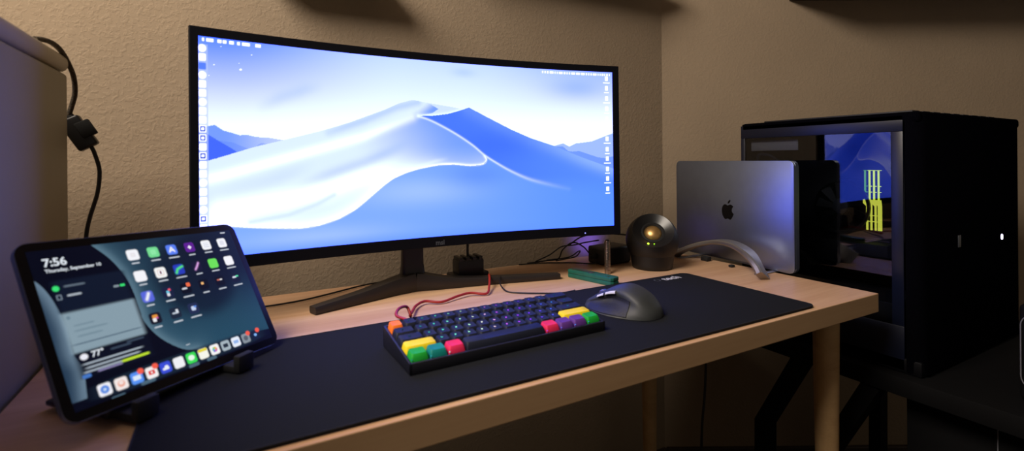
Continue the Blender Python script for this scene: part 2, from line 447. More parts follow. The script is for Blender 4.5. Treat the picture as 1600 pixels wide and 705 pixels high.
def dune(uu, vv):
    s = UL + (uu + 1) / 2 * (UR - UL); h = VB + (vv + 1) / 2 * (VT - VB)
    AX, AY = .398, .1825
    P = Pic(s, h, lin((235, 243, 255)))
    # sky
    t = np.clip((h - .1) / .85, 0, 1)
    left = 1 - sm(-.95, -.15, s); right = sm(.1, .95, s)
    deep = lin((92, 138, 248)) * left[:, None] + lin((112, 160, 252)) * (right * .9)[:, None] + lin((188, 214, 255)) * (1 - left - right * .9)[:, None]
    P.c = deep
    P.mix(lin((238, 243, 255)), (1 - sm(.25, 1.12, h + .18 * left)) ** .7)
    P.mix(lin((246, 249, 255)), (1 - sm(-.1, .62, h)) * .8)
    P.mix(lin((140, 180, 250)), np.exp(-((pdist(s, h, [(-.768, .382), (-.686, .466), (-.587, .55), (-.535, .576)], AX, AY) / .010) ** 2)) * .28 * sm(-.8, -.68, s) * (1 - sm(-.62, -.5, s)))
    P.mix(lin((120, 165, 252)), np.exp(-(((s - .75) / .16) ** 2 + ((h - .72) / .12) ** 2)) * .5)
    P.mix(lin((150, 188, 252)), np.exp(-(((s - .13) / .06) ** 2 + ((h - .83) / .05) ** 2)) * .35)
    for a, b, r in ((-.831, .679, .0016), (-.921, .70, .0008), (-.792, .814, .0008), (-.898, .856, .0006), (-.938, .607, .0006), (-.837, .732, .0006)):
        P.disc(a, b, r / AX, r / AY, (1, 1, 1))
    # far mountains
    def under(line): return h < np.interp(s, [p[0] for p in line], [p[1] for p in line])
    k = under(MTA) & (s < -.672)
    P.mix(lin((108, 150, 240)), k * (.95 - .45 * sm(-.9, -.68, s)))
    P.mix(lin((84, 124, 230)), (under([(-.99, .1), (-.86, .06), (-.8, .0), (-.76, .06), (-.68, .03)]) & (s < -.68)) * .35)
    P.mix(lin((52, 92, 212)), (under(MTB) & (s < -.835)) * .8)
    P.mix(lin((120, 165, 246)), (under(MTC) & (s > .585)) * .75)
    P.mix(lin((86, 136, 238)), (under(MTD) & (s > .63)) * .7)
    # dune body
    full = RIDGE + RRIDGE[1:]
    body = under(full)
    P.c[body] = lin((212, 226, 255))            # small dune behind the peak
    sc = soft_curve(SCURVE, 4); cr = soft_curve(CREST, 4)
    # lower / front face
    B = inpoly(s, h, PEAKL[:] + RRIDGE[1:] + [(1.0, -.25), (1.0, -1.1), (.75, -1.1), (.704, -.445)] + CREST[::-1][1:])
    Apoly = [(-1.0, -.13)] + RIDGE[:11] + [(.0, .43), (-.03, .385)] + CREST[:6] + SCURVE + [(-1.0, -.6)]
    Ar = inpoly(s, h, Apoly)
    Cr = body & ~Ar & ~B & (h < np.interp(s, [-1.0] + [p[0] for p in PEAKL] + [1.0], [9] + [p[1] for p in PEAKL] + [9]))
    base = lin((128, 172, 255))[None] * (1 - sm(-.3, 1, s))[:, None] + lin((92, 148, 250))[None] * sm(-.3, 1, s)[:, None]
    P.c[Cr] = base[Cr]
    P.mix(lin((170, 200, 255)), Cr * np.exp(-(((s + .1) / .28) ** 2 + ((h + .42) / .14) ** 2)) * .75)
    P.mix(lin((178, 204, 255)), Cr * np.exp(-(((s + .55) / .3) ** 2 + ((h + .8) / .10) ** 2)) * .6)
    P.mix(lin((92, 140, 246)), Cr * np.exp(-(((s - .2) / .16) ** 2 + ((h + .26) / .14) ** 2)) * .6)
    P.mix(lin((96, 146, 250)), Cr * (1 - sm(-.93, -.78, h)) * sm(-.9, -.2, -s) * .6)
    # right shadow face
    P.c[B] = (lin((74, 122, 244))[None] * (1 - sm(.0, .9, s))[:, None] + lin((88, 140, 248))[None] * sm(.0, .9, s)[:, None])[B]
    dr_ = pdist(s, h, RRIDGE, AX, AY)
    P.mix(lin((150, 186, 255)), B * np.exp(-(dr_ / .018) ** 2) * (.25 + .55 * sm(.35, .9, s)))
    P.mix(lin((60, 108, 236)), B * np.exp(-(((s - .3) / .2) ** 2 + ((h - .06) / .16) ** 2)) * .55)
    P.mix(base, B * sm(-.25, -.55, h) * 1.0)
    # lit west face
    P.c[Ar] = lin((222, 233, 255))
    P.mix(lin((112, 156, 250)), Ar * sm(-.42, .16, s + h * .35) * sm(-.3, .2, h + .15 + (s + .2) * -.1) * .95 * (1 - sm(-.04, .10, h - np.interp(s, [-1, -.35, -.1, .0], [-.25, .12, .33, .5]))))
    P.mix(lin((140, 178, 252)), Ar * np.exp(-((pdist(s, h, [(-.68, -.36), (-.614, -.322), (-.485, -.225), (-.348, -.126), (-.233, -.021), (-.12, .10)], AX, AY) / .010) ** 2)) * .6 * sm(-.72, -.45, s) * (1 - sm(-.3, -.1, s)))
    P.mix(lin((196, 214, 252)), Ar * np.exp(-((pdist(s, h, [(-.95, -.42), (-.75, -.3), (-.55, -.13)], AX, AY) / .014) ** 2)) * .45 * (1 - sm(-.7, -.52, s)))
    P.mix(lin((185, 208, 255)), Ar * np.exp(-((pdist(s, h, [(-.50, .165), (-.35, .285), (-.2, .43), (-.10, .49)], AX, AY) / .007) ** 2)) * .8 * sm(-.62, -.4, s))
    P.mix(lin((252, 253, 255)), Ar * np.exp(-((pdist(s, h, [(-1.0, -.27), (-.9, -.22), (-.6, -.03), (-.35, .13), (-.13, .33)], AX, AY) / .009) ** 2)) * (.85 - .25 * sm(-.4, -.1, s)))
    P.mix(lin((252, 253, 255)), Ar * np.exp(-((pdist(s, h, [(-.9, -.5), (-.68, -.45), (-.5, -.36), (-.36, -.26), (-.2, -.16), (-.08, -.12)], AX, AY) / .022) ** 2)) * .85 * (1 - sm(-.35, -.05, s)))
    P.mix(lin((250, 252, 255)), Ar * np.exp(-((pdist(s, h, sc[:], AX, AY) / .016) ** 2)) * (1 - sm(-.2, .1, s)) * .8)
    P.mix(lin((205, 222, 255)), Ar * np.exp(-((pdist(s, h, [(-.8, -.62), (-.66, -.58), (-.55, -.5), (-.48, -.42)], AX, AY) / .004) ** 2)) * .55)
    P.mix(lin((126, 168, 255)), Ar * np.exp(-((pdist(s, h, [(.02, -.05), (.14, -.03)], AX, AY) / .02) ** 2)) * .2)
    # bright edges
    d = pdist(s, h, sc, AX, AY); P.mix(lin((252, 253, 255)), np.exp(-(d / .0035) ** 2) * Ar * 1.0); P.mix((1, 1, 1), np.exp(-(d / .0012) ** 2) * (s < .25) * .5)
    P.mix(lin((236, 243, 255)), Ar * np.exp(-((pdist(s, h, [(.05, -.09), (-.02, -.115), (-.1, -.165)], AX, AY) / .004) ** 2)) * .55 * (1 - sm(-.02, .06, s)))
    d = pdist(s, h, cr, AX, AY); P.mix(lin((232, 241, 255)), np.exp(-(d / (.0020 + .0026 * sm(.25, .7, s))) ** 2) * (.85 - .8 * sm(.22, .72, s)) * body)
    P.mix(lin((238, 245, 255)), body * ~B * np.exp(-(pdist(s, h, PEAKL, AX, AY) / .004) ** 2) * .9)
    # menu bar text, dock and desktop icons
    W = (1, 1, 1)
    rnd = random.Random(3)
    for a, w_ in ((-.956, .004), (-.934, .012), (-.902, .007), (-.885, .006), (-.862, .008), (-.838, .005), (-.812, .014), (-.769, .010)):
        P.rrect(a, .899, w_, .014, W, .2)
    x = .555
    while x < .95:
        w_ = rnd.choice((.003, .004, .005, .011)); P.rrect(x + w_, .892, w_, .012, W, .2); x += 2 * w_ + .006
    P.mix(lin((190, 205, 245)), (np.abs(s + .959) < .0175) * (h < .86) * .55)
    for i in range(24):
        vv_ = .827 - i * .0733
        if i in (2,): P.rrect(-.959, vv_, .012, .028, lin((90, 130, 190)), .3); continue
        if i in (9, 10, 12, 19):
            P.rrect(-.959, vv_, .0115, .030, W, .25); P.rrect(-.959, vv_, .0085, .022, lin((60, 90, 130)), .2)
            P.rrect(-.959, vv_, .004, .010, W, .2); continue
        if i % 3 == 0: P.disc(-.959, vv_, .0135, .033, (1, 1, 1))
        else: P.rrect(-.959, vv_, .0118, .030, W, .35)
        if i == 12: P.disc(-.959, vv_, .004, .01, lin((240, 60, 60)))
    for i, vv_ in enumerate((.847, .733, .612, .49, .369, .263, .134, .012, -.101, -.222, -.336, -.457)):
        if i in (4, 5):
            for q in (-.02, 0, .02): P.rrect(.928, vv_ + q, .008, .004, W, .2, k=.7)
            continue
        P.rrect(.928, vv_, .0085, .026, W, .2); P.rrect(.928, vv_ - .052, .014 if i % 2 else .02, .005, W, .2)
    c = P.c.copy(); c = c * (1 + .6 * np.clip(c, 0, 1) ** 10); c[:, 1] *= 1.03; c[:, 2] *= 2.4
    return c
grid_picture('screen', 860, 380, scr_pos, dune, screen_mat('monitor_display', 1.0), mon)

# bezel ring + back shell
def ring_mesh(outer, inner, d0, d1):
    """closed frame following the curve: outer=(s0,s1,h0,h1), inner likewise"""
    bm = BM(); n = 40
    def loop(b, d):
        s0, s1, h0, h1 = b
        pts = [(s0 + (s1 - s0) * i / n, h0) for i in range(n)] + [(s1, h0 + (h1 - h0) * i / 4) for i in range(4)]
        pts += [(s1 + (s0 - s1) * i / n, h1) for i in range(n)] + [(s0, h1 + (h0 - h1) * i / 4) for i in range(4)]
        return [bm.verts.new(mpos(s, h_, d)) for s, h_ in pts]
    Ls = [loop(outer, d1), loop(outer, d0 + .001), loop((outer[0] + .002, outer[1] - .002, outer[2] + .004, outer[3] - .004), d0), loop(inner, d0), loop(inner, d1)]
    for a, b in zip(Ls, Ls[1:] + Ls[:1]):
        for i in range(len(a)): bm.faces.new((a[i], a[(i + 1) % len(a)], b[(i + 1) % len(a)], b[i]))
    return bm
obj('bezel', ring_mesh((-1, 1, -1, 1), (UL - .0005, UR + .0005, VB - .001, VT + .001), -.0012, .010), M['bezel'], mon, 40)
bm = BM(); n = 30; rows = [(-.985, .0102), (-.98, .022), (-.6, .036), (-.35, .05), (.35, .05), (.6, .036), (.98, .022), (.985, .0102)]
V = []
for h_, d in rows:
    V.append([bm.verts.new(mpos(-.99 + 1.98 * i / n, h_, .0102 + (d - .0102) * (1 - abs(-1 + 2 * i / n) ** 6 * .9))) for i in range(n + 1)])
for a, b in zip(V, V[1:]):
    for i in range(n): bm.faces.new((a[i], a[i + 1], b[i + 1], b[i]))
for a, b in zip(V[0], V[0][1:]):
    i = V[0].index(a); bm.faces.new((a, V[-1][i], V[-1][i + 1], b))
obj('back_shell', bm, M['blackpl'], mon, 40)
# logo on lower bezel, power light
lx, ly, lz = mpos(.008, -.957, -.0014)
text_mesh('brand_text', 'msi', .013, Matrix.Translation((lx - .012, ly - .0002, lz)) @ Matrix.Rotation(math.pi / 2, 4, 'X'), M['dimprint'], mon, .0001, bold=.0004)
lx, ly, lz = mpos(.79, -.965, -.0016); bm = BM(); lathe(bm, [(0, -.0006), (.0011, -.0006), (.0011, .0006), (0, .0006)], 10, Matrix.Translation((lx, ly, lz)) @ Matrix.Rotation(math.pi / 2, 4, 'X'))
obj('power_light', bm, emit_mat('violet_led', (140, 140, 255), 2.5), mon)
# stand
def L2(x, y, z=0.):   # desk coordinates -> monitor local
    v = Matrix.Rotation(-MA, 3, 'Z') @ Vector((x - MX, y - MY, 0)); return (v.x, v.y, z)
cxl, cyl, _ = L2(-.7305, .475)
bm = BM(); V = []
for z, hw, hd in ((.004, .030, .024), (.014, .030, .024), (.026, .0245, .016), (.05, .0215, .0115), (.09, .021, .011), (.30, .020, .011)):
    V.append([bm.verts.new((cxl + hw * math.copysign(abs(math.cos(a)) ** .5, math.cos(a)), cyl + hd * math.copysign(abs(math.sin(a)) ** .5, math.sin(a)), z)) for a in [2 * math.pi * (k + .5) / 20 for k in range(20)]])
for a, b in zip(V, V[1:]):
    for i in range(20): bm.faces.new((a[i], a[(i + 1) % 20], b[(i + 1) % 20], b[i]))
bm.faces.new(V[0][::-1]); bm.faces.new(V[-1])
col = obj('stand_column', bm, mat('stand_column_satin', (30, 22, 34), rough=.35), mon, 50)  # reddish-purple tint is red light on the column, put into its colour
bm = BM(); box(bm, cxl - .04, cxl + .04, cyl - .018, cyl - .002, .24, .32, bev=.004)
obj('stand_mount', bm, M['blackpl'], mon, 35)
def sleg(P, W, H):
    bm = BM()
    strap(bm, [L2(*p) for p in P], W, H, [(0, 1, 0)] * len(P)); return obj('stand_leg', bm, M['standmet'], mon, 40)
sleg([(-.735, .468, .0175), (-.78, .455, .0145), (-.84, .432, .0105), (-.923, .402, .0068)], [.020, .0165, .013, .0105], [.017, .0135, .0095, .006])
sleg([(-.725, .468, .0175), (-.67, .452, .0115), (-.60, .438, .0085), (-.52, .42, .0072), (-.436, .3995, .0062)], [.020, .015, .0125, .011, .0095], [.017, .011, .008, .0066, .0056])

# ------------------------------------------------------------------ tablet
def frame_from(c, a, b, g, H):
    X = Vector((math.cos(a), math.sin(a), 0)); Nn = Vector((math.sin(a) * math.cos(b), -math.cos(a) * math.cos(b), math.sin(b)))
    Y = Nn.cross(X); X2 = X * math.cos(g) + Y * math.sin(g); Y2 = Y * math.cos(g) - X * math.sin(g)
    base = Vector(c) + Vector((0, 0, T)) - Y2 * H / 2
    return Matrix(((X2.x, -Nn.x, Y2.x, base.x), (X2.y, -Nn.y, Y2.y, base.y), (X2.z, -Nn.z, Y2.z, base.z), (0, 0, 0, 1)))
TW, TH = .2476, .1785
tmx = frame_from((-1.101, .214, .0925), .769, .517, -.049, TH)
tab = thing('tablet', 'black-framed tablet leaning in a stand, showing clock widgets and app icons', 'tablet', mtx=tmx)
def up_y(bm):  # outline (x,z) with z measured from bottom edge
    for v in bm.verts: v.co.z += TH / 2
bm = BM(); prism(bm, rrect(TW, TH, .0125), 0.0, .0058, 'y', bev=.0012); up_y(bm)
obj('body', bm, M['alu'], tab, 35)
bm = BM(); prism(bm, rrect(TW - .0008, TH - .0008, .0122), -.0004, .0002, 'y'); up_y(bm)
obj('front_glass', bm, M['tabglass'], tab, 35)
TU, TV = .928, .895       # display half extents
def tab_pos(u, v): return np.stack([u * TU * TW / 2, np.full_like(u, -.00055), v * TV * TH / 2 + TH / 2], 1)
def home(uu, vv):
    s = uu * TU; h = vv * TV; ax, ay = TW / 2, TH / 2
    P = Pic(s, h, lin((5, 8, 24)))
    W = (1., 1., 1.)
    arc = soft_curve([(-.50, 1.0), (-.474, .905), (-.365, .695), (-.295, .46), (-.27, .244), (-.266, .0), (-.262, -.18), (-.18, -.423), (-.032, -.63), (.1, -.70)], 5)
    poly = arc + [(.5, -.70), (.94, -.76), (.94, 1.0)]
    k = inpoly(s, h, poly); d = pdist(s, h, arc, ax, ay)
    P.mix(lin((14, 26, 46)), k * 1.)
    P.mix(lin((38, 78, 100)), k * sm(.35, -.65, h) * .9)
    P.mix(lin((40, 74, 96)), k * sm(.55, .0, s) * .45)
    rr_ = np.hypot((s - .36) * ax, (h - .28) * ay)
    P.mix(lin((9, 18, 40)), k * (1 - sm(.040, .062, rr_)) * .75)
    P.mix(lin((112, 142, 158)), k * np.exp(-(d / .006) ** 2) * .8); P.mix(lin((70, 105, 125)), k * np.exp(-(d / .018) ** 2) * .5)
    # left crescent
    arcl = soft_curve([(-.97, .62), (-.90, .50), (-.85, .30), (-.82, 0), (-.83, -.30), (-.80, -.5), (-.83, -.8)], 5)
    k2 = inpoly(s, h, arcl + [(-.99, -.8), (-.99, .62)]); d2 = pdist(s, h, arcl, ax, ay)
    P.mix(lin((36, 60, 84)), k2 * .9); P.mix(lin((120, 145, 165)), k2 * np.exp(-(d2 / .008) ** 2) * .7)
    # widgets
    P.rrect(-.56, .33, .27, .19, lin((16, 26, 46)), .12, .85)
    P.disc(-.81, .43, .024, .033, lin((60, 230, 120)))
    P.rrect(-.68, .44, .075, .012, lin((110, 125, 140)), .4, .7)
    P.rrect(-.805, .325, .018, .03, lin((130, 145, 160)), .3, .9, soft=.2); P.rrect(-.805, .325, .010, .020, lin((20, 30, 48)), .3)
    P.rrect(-.70, .33, .05, .012, lin((190, 200, 210)), .4, .8)
    P.rrect(-.385, .335, .022, .014, lin((150, 165, 175)), .4, .8); P.rrect(-.335, .335, .02, .015, lin((60, 230, 120)), .5)
    P.rrect(-.56, -.09, .27, .225, lin((148, 172, 186)), .06)
    P.disc(-.79, .08, .014, .02, lin((110, 135, 150)))
    for a, b, w_ in ((-.70, -.02, .07), (-.66, -.08, .12), (-.68, -.145, .09)): P.rrect(a, b, w_, .009, lin((112, 136, 150)), .4, .8)
    P.rrect(-.56, -.225, .26, .006, lin((60, 84, 104)), .3, .9)
    P.rrect(-.55, -.46, .275, .135, lin((10, 16, 34)), .06, .95)
    P.disc(-.77, -.375, .028, .034, lin((240, 240, 250)))
    for i, (a, b, w_) in enumerate(((-.5, -.375, .08), (-.38, -.35, .07), (-.57, -.455, .22), (-.58, -.50, .20), (-.66, -.54, .14))):
        P.rrect(a, b, w_, .011, lin((60, 75, 95) if i < 2 else (175, 188, 200)), .3, .85)
    P.rrect(-.42, -.545, .11, .015, lin((190, 225, 50)), .3)
    P.rrect(-.62, -.565, .09, .010, lin((150, 140, 190)), .3, .8); P.rrect(-.79, -.58, .03, .02, lin((70, 120, 200)), .5)
    # home screen icons
    HU, HV = .052, .072
    cols = [-.165, .022, .204, .394, .582, .774]
    rows_ = [.70, .405, .125, -.165]
    white = lin((250, 250, 255)); dark = lin((10, 14, 30))
    ic = [[white, lin((120, 225, 150)), lin((90, 130, 250)), lin((95, 30, 150)), white, white],
          [white, lin((250, 250, 250)), lin((40, 60, 190)), lin((22, 22, 52)), lin((110, 230, 90)), white],
          [lin((90, 105, 225)), lin((26, 34, 66)), dark, dark, dark, lin((20, 26, 48))],
          [lin((24, 24, 40)), lin((30, 40, 60)), lin((36, 46, 82))]]
    for r_, row in enumerate(ic):
        for c_, cc in enumerate(row):
            P.rrect(cols[c_], rows_[r_], HU, HV, cc, .45)
            P.rrect(cols[c_], rows_[r_] - .115, .035 + .01 * ((c_ * 7 + r_ * 3) % 3), .010, lin((205, 212, 222)), .4, .85)
    def g(c_, r_, du, dv, hu, hv, col, k=1., r=.5): P.rrect(cols[c_] + du, rows_[r_] + dv, hu, hv, col, r, k)
    g(0, 0, 0, 0, .022, .03, lin((225, 215, 225)), .5); g(1, 0, 0, 0, .026, .036, lin((150, 240, 175)), .8)
    g(0, 0, 0, 0, .01, .014, lin((240, 240, 240)))
    # letter-A like strokes on the blue icon, diamond on purple
    for q in ([(.18, .67), (.204, .735), (.228, .67)], [(.19, .69), (.218, .69)]): P.mix(W, np.exp(-(pdist(s, h, q, ax, ay) / .0009) ** 2))
    dd = np.abs(s - .394) / .022 + np.abs(h - .70) / .032; P.mix(lin((245, 235, 255)), 1 - sm(.8, 1.2, dd))
    for q in (-.028, 0, .028): g(4, 0, 0, q, .032, .004, lin((170, 180, 210)), .8)
    g(5, 0, 0, 0, .025, .035, lin((215, 215, 230)), .6)
    g(1, 1, 0, .0, .03, .042, lin((225, 180, 150)), .6); g(1, 1, 0, 0, .024, .033, white); g(1, 1, 0, 0, .008, .022, lin((120, 60, 80)))
    P.mix(lin((90, 240, 120)), np.exp(-(pdist(s, h, [(.17, .36), (.19, .41), (.215, .425), (.245, .44)], ax, ay) / .0014) ** 2))
    P.mix(lin((230, 170, 240)), np.exp(-(pdist(s, h, [(.37, .36), (.395, .40), (.42, .45)], ax, ay) / .0012) ** 2))
    P.mix(W, np.exp(-(pdist(s, h, [(-.18, .09), (-.165, .125), (-.15, .165)], ax, ay) / .0016) ** 2))
    for c_, r_, du, dv, hu, hv, col in ((1, 2, 0, .0, .014, .02, (110, 200, 230)), (1, 2, .02, .03, .012, .016, (240, 90, 110)), (1, 2, .0, -.035, .014, .02, (230, 230, 240)),
                                        (2, 2, -.015, .0, .026, .012, (220, 225, 235)), (2, 2, .032, .045, .02, .028, (245, 110, 70)), (3, 2, -.01, .02, .014, .018, (250, 190, 120)),
                                        (4, 2, -.01, .02, .02, .012, (200, 110, 90)), (4, 2, .016, .02, .014, .010, (240, 240, 240)), (5, 2, -.012, .01, .024, .014, (220, 225, 240)), (5, 2, .022, .02, .018, .012, (90, 230, 170)),
                                        (0, 3, 0, .02, .024, .026, (230, 150, 60)), (0, 3, -.01, -.02, .016, .024, (240, 240, 245)), (0, 3, .016, .0, .010, .012, (200, 90, 170)),
                                        (1, 3, .0, .0, .03, .012, (190, 200, 215)), (1, 3, .02, .02, .012, .026, (220, 225, 235)), (2, 3, 0, .0, .022, .03, (200, 215, 245)), (2, 3, .02, .02, .014, .012, (90, 140, 230))):
        g(c_, r_, du, dv, hu, hv, lin(col))
    # dock
    P.rrect(.02, -.775, .80, .098, lin((30, 48, 66)), .5, .55)
    for a, b, w_ in ((-.63, -.9, .05), (-.39, -.86, .06), (.02, -.87, .05), (.2, -.87, .05)): P.rrect(a, b, w_, .02, lin((90, 120, 140)), .4, .7)
    dc = [(245, 245, 252), (250, 238, 235), (90, 150, 250), (250, 245, 245), (60, 80, 220), (245, 246, 250), (60, 225, 90), (252, 252, 240), (250, 250, 250), (170, 185, 195), (235, 242, 255), (140, 150, 160), (20, 34, 62)]
    for i, cc in enumerate(dc):
        u_ = -.705 + .1205 * i; P.rrect(u_, -.775, .0475, .066, lin(cc), .42)
        def q(du, dv, hu, hv, col, r=.5): P.rrect(u_ + du, -.775 + dv, hu, hv, lin(col), r)
        if i == 0: P.disc(u_, -.775, .032, .045, lin((90, 140, 230))); P.disc(u_, -.775, .012, .016, lin((200, 220, 250)))
        if i == 1: P.disc(u_, -.775, .028, .038, lin((240, 170, 150))); P.disc(u_, -.765, .018, .024, lin((250, 230, 225)))
        if i == 2: q(0, 0, .03, .026, (225, 240, 255), .2)
        if i == 3: q(0, 0, .026, .024, (225, 40, 35), .3); q(0, 0, .007, .010, (255, 255, 255), .2)
        if i == 4: P.disc(u_ + .008, -.775, .018, .024, lin((240, 245, 255))); q(0, -.016, .028, .014, (240, 245, 255))
        if i == 6: P.disc(u_, -.772, .030, .034, lin((235, 255, 240)))
        if i == 7: q(0, .045, .044, .018, (235, 220, 60), .3)
        if i == 8:
            for k_ in range(6):
                an = k_ * math.pi / 3; P.disc(u_ + .015 * math.cos(an), -.775 + .021 * math.sin(an), .012, .016, lin([(240, 90, 70), (245, 180, 50), (120, 200, 80), (70, 190, 200), (90, 110, 220), (200, 90, 190)][k_]), .9)
        if i == 9: q(0, 0, .026, .026, (40, 50, 64), .3)
        if i == 10: q(0, 0, .028, .022, (150, 185, 240), .3)
        if i == 11: P.disc(u_, -.775, .026, .036, lin((90, 98, 108)))
        if i == 12: P.disc(u_, -.775, .018, .022, lin((130, 180, 245)))
        if i in (2, 3, 11, 12): P.disc(u_ + .040, -.775 + .058, .026, .034, lin((250, 95, 75)))
    P.rrect(.03, -.60, .02, .006, lin((200, 210, 220)), .4, .8)
    P.rrect(.83, .86, .03, .010, lin((220, 225, 235)), .4, .9)
    return P.c
grid_picture('display', 620, 440, tab_pos, home, screen_mat('tablet_display', .95), tab)
RX = Matrix.Rotation(math.pi / 2, 4, 'X')
wt = emit_mat('tablet_text_white', (225, 232, 240), .95)
def ttext(n, b, size, u, v, bold=0.): text_mesh(n, b, size, Matrix.Translation((u * TW / 2, -.0008, v * TH / 2 + TH / 2)) @ RX, wt, tab, .00003, bold=bold)
ttext('clock_text', '7:56', .0118, -.845, .735, .0003)
ttext('date_text', 'Thursday, September 10', .0050, -.845, .640, .0001)
ttext('temperature_text', '77°', .0082, -.72, -.375, .0002)

# tablet stand: yaw as the tablet, two hooks in front, plate behind
ca, sa = math.cos(.769), math.sin(.769)
def from_bottom(t, out):   # along bottom edge, outwards to the viewer
    return Vector((-1.164 + .73 * t * .2476 + .69 * out, .0955 + .68 * t * .2476 - .72 * out))
p0 = from_bottom(.47, .0)
ts = thing('tablet_stand', 'black folding stand with two hooks holding up the tablet', 'tablet stand', (p0.x, p0.y, T), .769 - .03)
TS = .0043
boxo('base', M['blackpl'], ts, -.075, .07, .012, .105, TS, TS + .006, bev=.002)
for x in (-.0615, .0535):
    boxo('hook', M['rubber'], ts, x - .011, x + .011, -.020, .016, TS + .0005, TS + .0085, bev=.0015)
    bm = BM(); box(bm, x - .011, x + .011, -.0245, -.015, TS + .001, TS + .021, bev=.002); o_ = obj('hook_lip', bm, M['rubber'], ts, 35)
bm = BM(); box(bm, -.07, .065, -.0015, .0015, .0, .125, bev=.001, mtx=Matrix.Translation((0, .0150, TS + .010)) @ Matrix.Rotation(-.517, 4, 'X')); obj('back_plate', bm, M['blackpl'], ts, 35)
bm = BM(); box(bm, -.02, .02, -.003, .003, .0, .085, bev=.001, mtx=Matrix.Translation((0, .098, TS + .006)) @ Matrix.Rotation(.10, 4, 'X')); obj('strut', bm, M['blackpl'], ts, 35)

# ------------------------------------------------------------------ laptop in arch stand
LW, LH = .349, .241
lmx = frame_from((.0131, .3305, .1238 + .0005), -1.6562, 0, .0, LH)
lap = thing('laptop', 'closed aluminium laptop standing upright on its edge, dark emblem on its lid', 'laptop', mtx=lmx)
def up_l(bm):
    for v in bm.verts: v.co.z += LH / 2
bm = BM(); prism(bm, rrect(LW, LH, .0115, 8), 0, .0045, 'y', bev=.0014); up_l(bm); obj('lid', bm, M['alu'], lap, 35)
bm = BM(); prism(bm, rrect(LW, LH, .0115, 8), .0052, .0158, 'y', bev=.002); up_l(bm); obj('base', bm, M['alu'], lap, 35)
bm = BM(); box(bm, -.12, .12, .003, .012, -.0002 + .0006, .004, bev=.0005); obj('hinge', bm, M['rubber'], lap, 35)
# emblem: apple silhouette with bite, leaf
ap = [(0, .40), (.12, .46), (.27, .47), (.40, .40), (.45, .32)]
body_pts = []
right_side = [(0.0, .38), (.10, .43), (.22, .455), (.34, .42), (.43, .34)]
bite = [(.36, .25), (.325, .14), (.335, .03), (.39, -.06), (.46, -.11)]
rest = [(.41, -.25), (.32, -.40), (.22, -.50), (.13, -.50), (.04, -.46), (-.05, -.46), (-.14, -.50), (-.23, -.49), (-.34, -.38), (-.43, -.22), (-.47, -.02), (-.46, .16), (-.39, .33), (-.28, .43), (-.15, .45), (-.06, .41)]
outl = [(p.x, p.y) for p in spline([(a, b, 0) for a, b in right_side + bite + rest], 3)]
bm = BM(); S_ = .038
prism(bm, [(a * S_, b * S_ + LH / 2 - .0025) for a, b in outl], -.0003, .0002, 'y')
leaf = [(0, .50), (.03, .62), (.12, .73), (.22, .76), (.20, .64), (.12, .54)]
prism(bm, [(a * S_, b * S_ + LH / 2 - .0025) for a, b in leaf], -.0003, .0002, 'y')
e = obj('emblem', bm, M['logo'], lap); e['label'] = 'glossy dark emblem'

st = thing('laptop_stand', 'silver arched stand with curved legs cradling the upright laptop', 'laptop stand', (-.01, .30, T))
def ls(x, y, z): return (x + .01, y - .30, z)
def arm(pts, w, h, sd): 
    bm = BM(); strap(bm, [ls(*p) for p in pts], w, h, sd); return obj('arch_leg', bm, M['arch'], st, 40)
arm([(-.083, .172, .004), (-.072, .195, .024), (-.052, .232, .044), (-.036, .28, .054), (-.030, .33, .052), (-.034, .38, .038), (-.045, .425, .016), (-.050, .44, .004)],
    [.024, .021, .018, .016, .015, .015, .016, .018], [.007, .0065, .006, .0055, .005, .005, .005, .005], [(1, .6, 0)] * 2 + [(1, .2, 0)] * 2 + [(1, 0, 0)] * 4)
arm([(.044, .19, .004), (.042, .21, .022), (.041, .24, .036), (.0405, .28, .042), (.0435, .33, .040), (.050, .38, .028), (.057, .42, .012), (.060, .435, .004)],
    [.010] * 8, [.0032] * 8, [(1, 0, 0)] * 8)
boxo('cross_bar', M['arch'], st, -.048, .052, -.10, -.088, .0003, .0026, bev=.0008)
boxo('cross_bar', M['arch'], st, -.048, .064, .112, .125, .0003, .0026, bev=.0008)
boxo('rubber_foot', M['rubber'], st, -.022, -.006, .055, .075, .0003, .011, bev=.002)
boxo('rubber_foot', M['rubber'], st, -.03, -.018, -.02, -.01, .0003, .006, bev=.002)

# ------------------------------------------------------------------ speaker
spx, spy = -.190, .378
face_dir = Vector((C0.x - spx, C0.y - spy, 0)).normalized(); fa = math.atan2(face_dir.y, face_dir.x) + .10
sp = thing('desk_speaker', 'small round black desktop speaker with a gold cone, beside the laptop', 'speaker', (spx, spy, T), fa)
SR = .0595; cz = .0645
tilt = Matrix.Translation((0, 0, cz)) @ Matrix.Rotation(math.radians(48), 4, 'Y')   # z axis -> +x tilted up
a0 = math.asin(.046 / SR)
prof = [(.0, -SR)] + [(SR * math.sin(a), -SR * math.cos(a)) for a in np.linspace(.08, math.pi - a0, 22)]
prof += [(.0445, SR * math.cos(a0) - .0005)]
bm = BM(); lathe(bm, prof, 48, tilt, cap=False); obj('housing', bm, M['speaker'], sp, 40)
zf = SR * math.cos(a0)
bm = BM(); lathe(bm, [(.046, zf), (.0455, zf + .001), (.040, zf - .0015), (.0265, zf - .008), (.026, zf - .016), (.0, zf - .017)], 48, tilt, cap=False); obj('face_dish', bm, M['spkface'], sp, 40)
bm = BM(); lathe(bm, [(.0265, zf - .0165), (.0265, zf - .0075), (.0225, zf - .0065), (.0195, zf - .0095), (.0195, zf - .0165)], 40, tilt, cap=False); obj('surround', bm, M['rubber'], sp, 40)
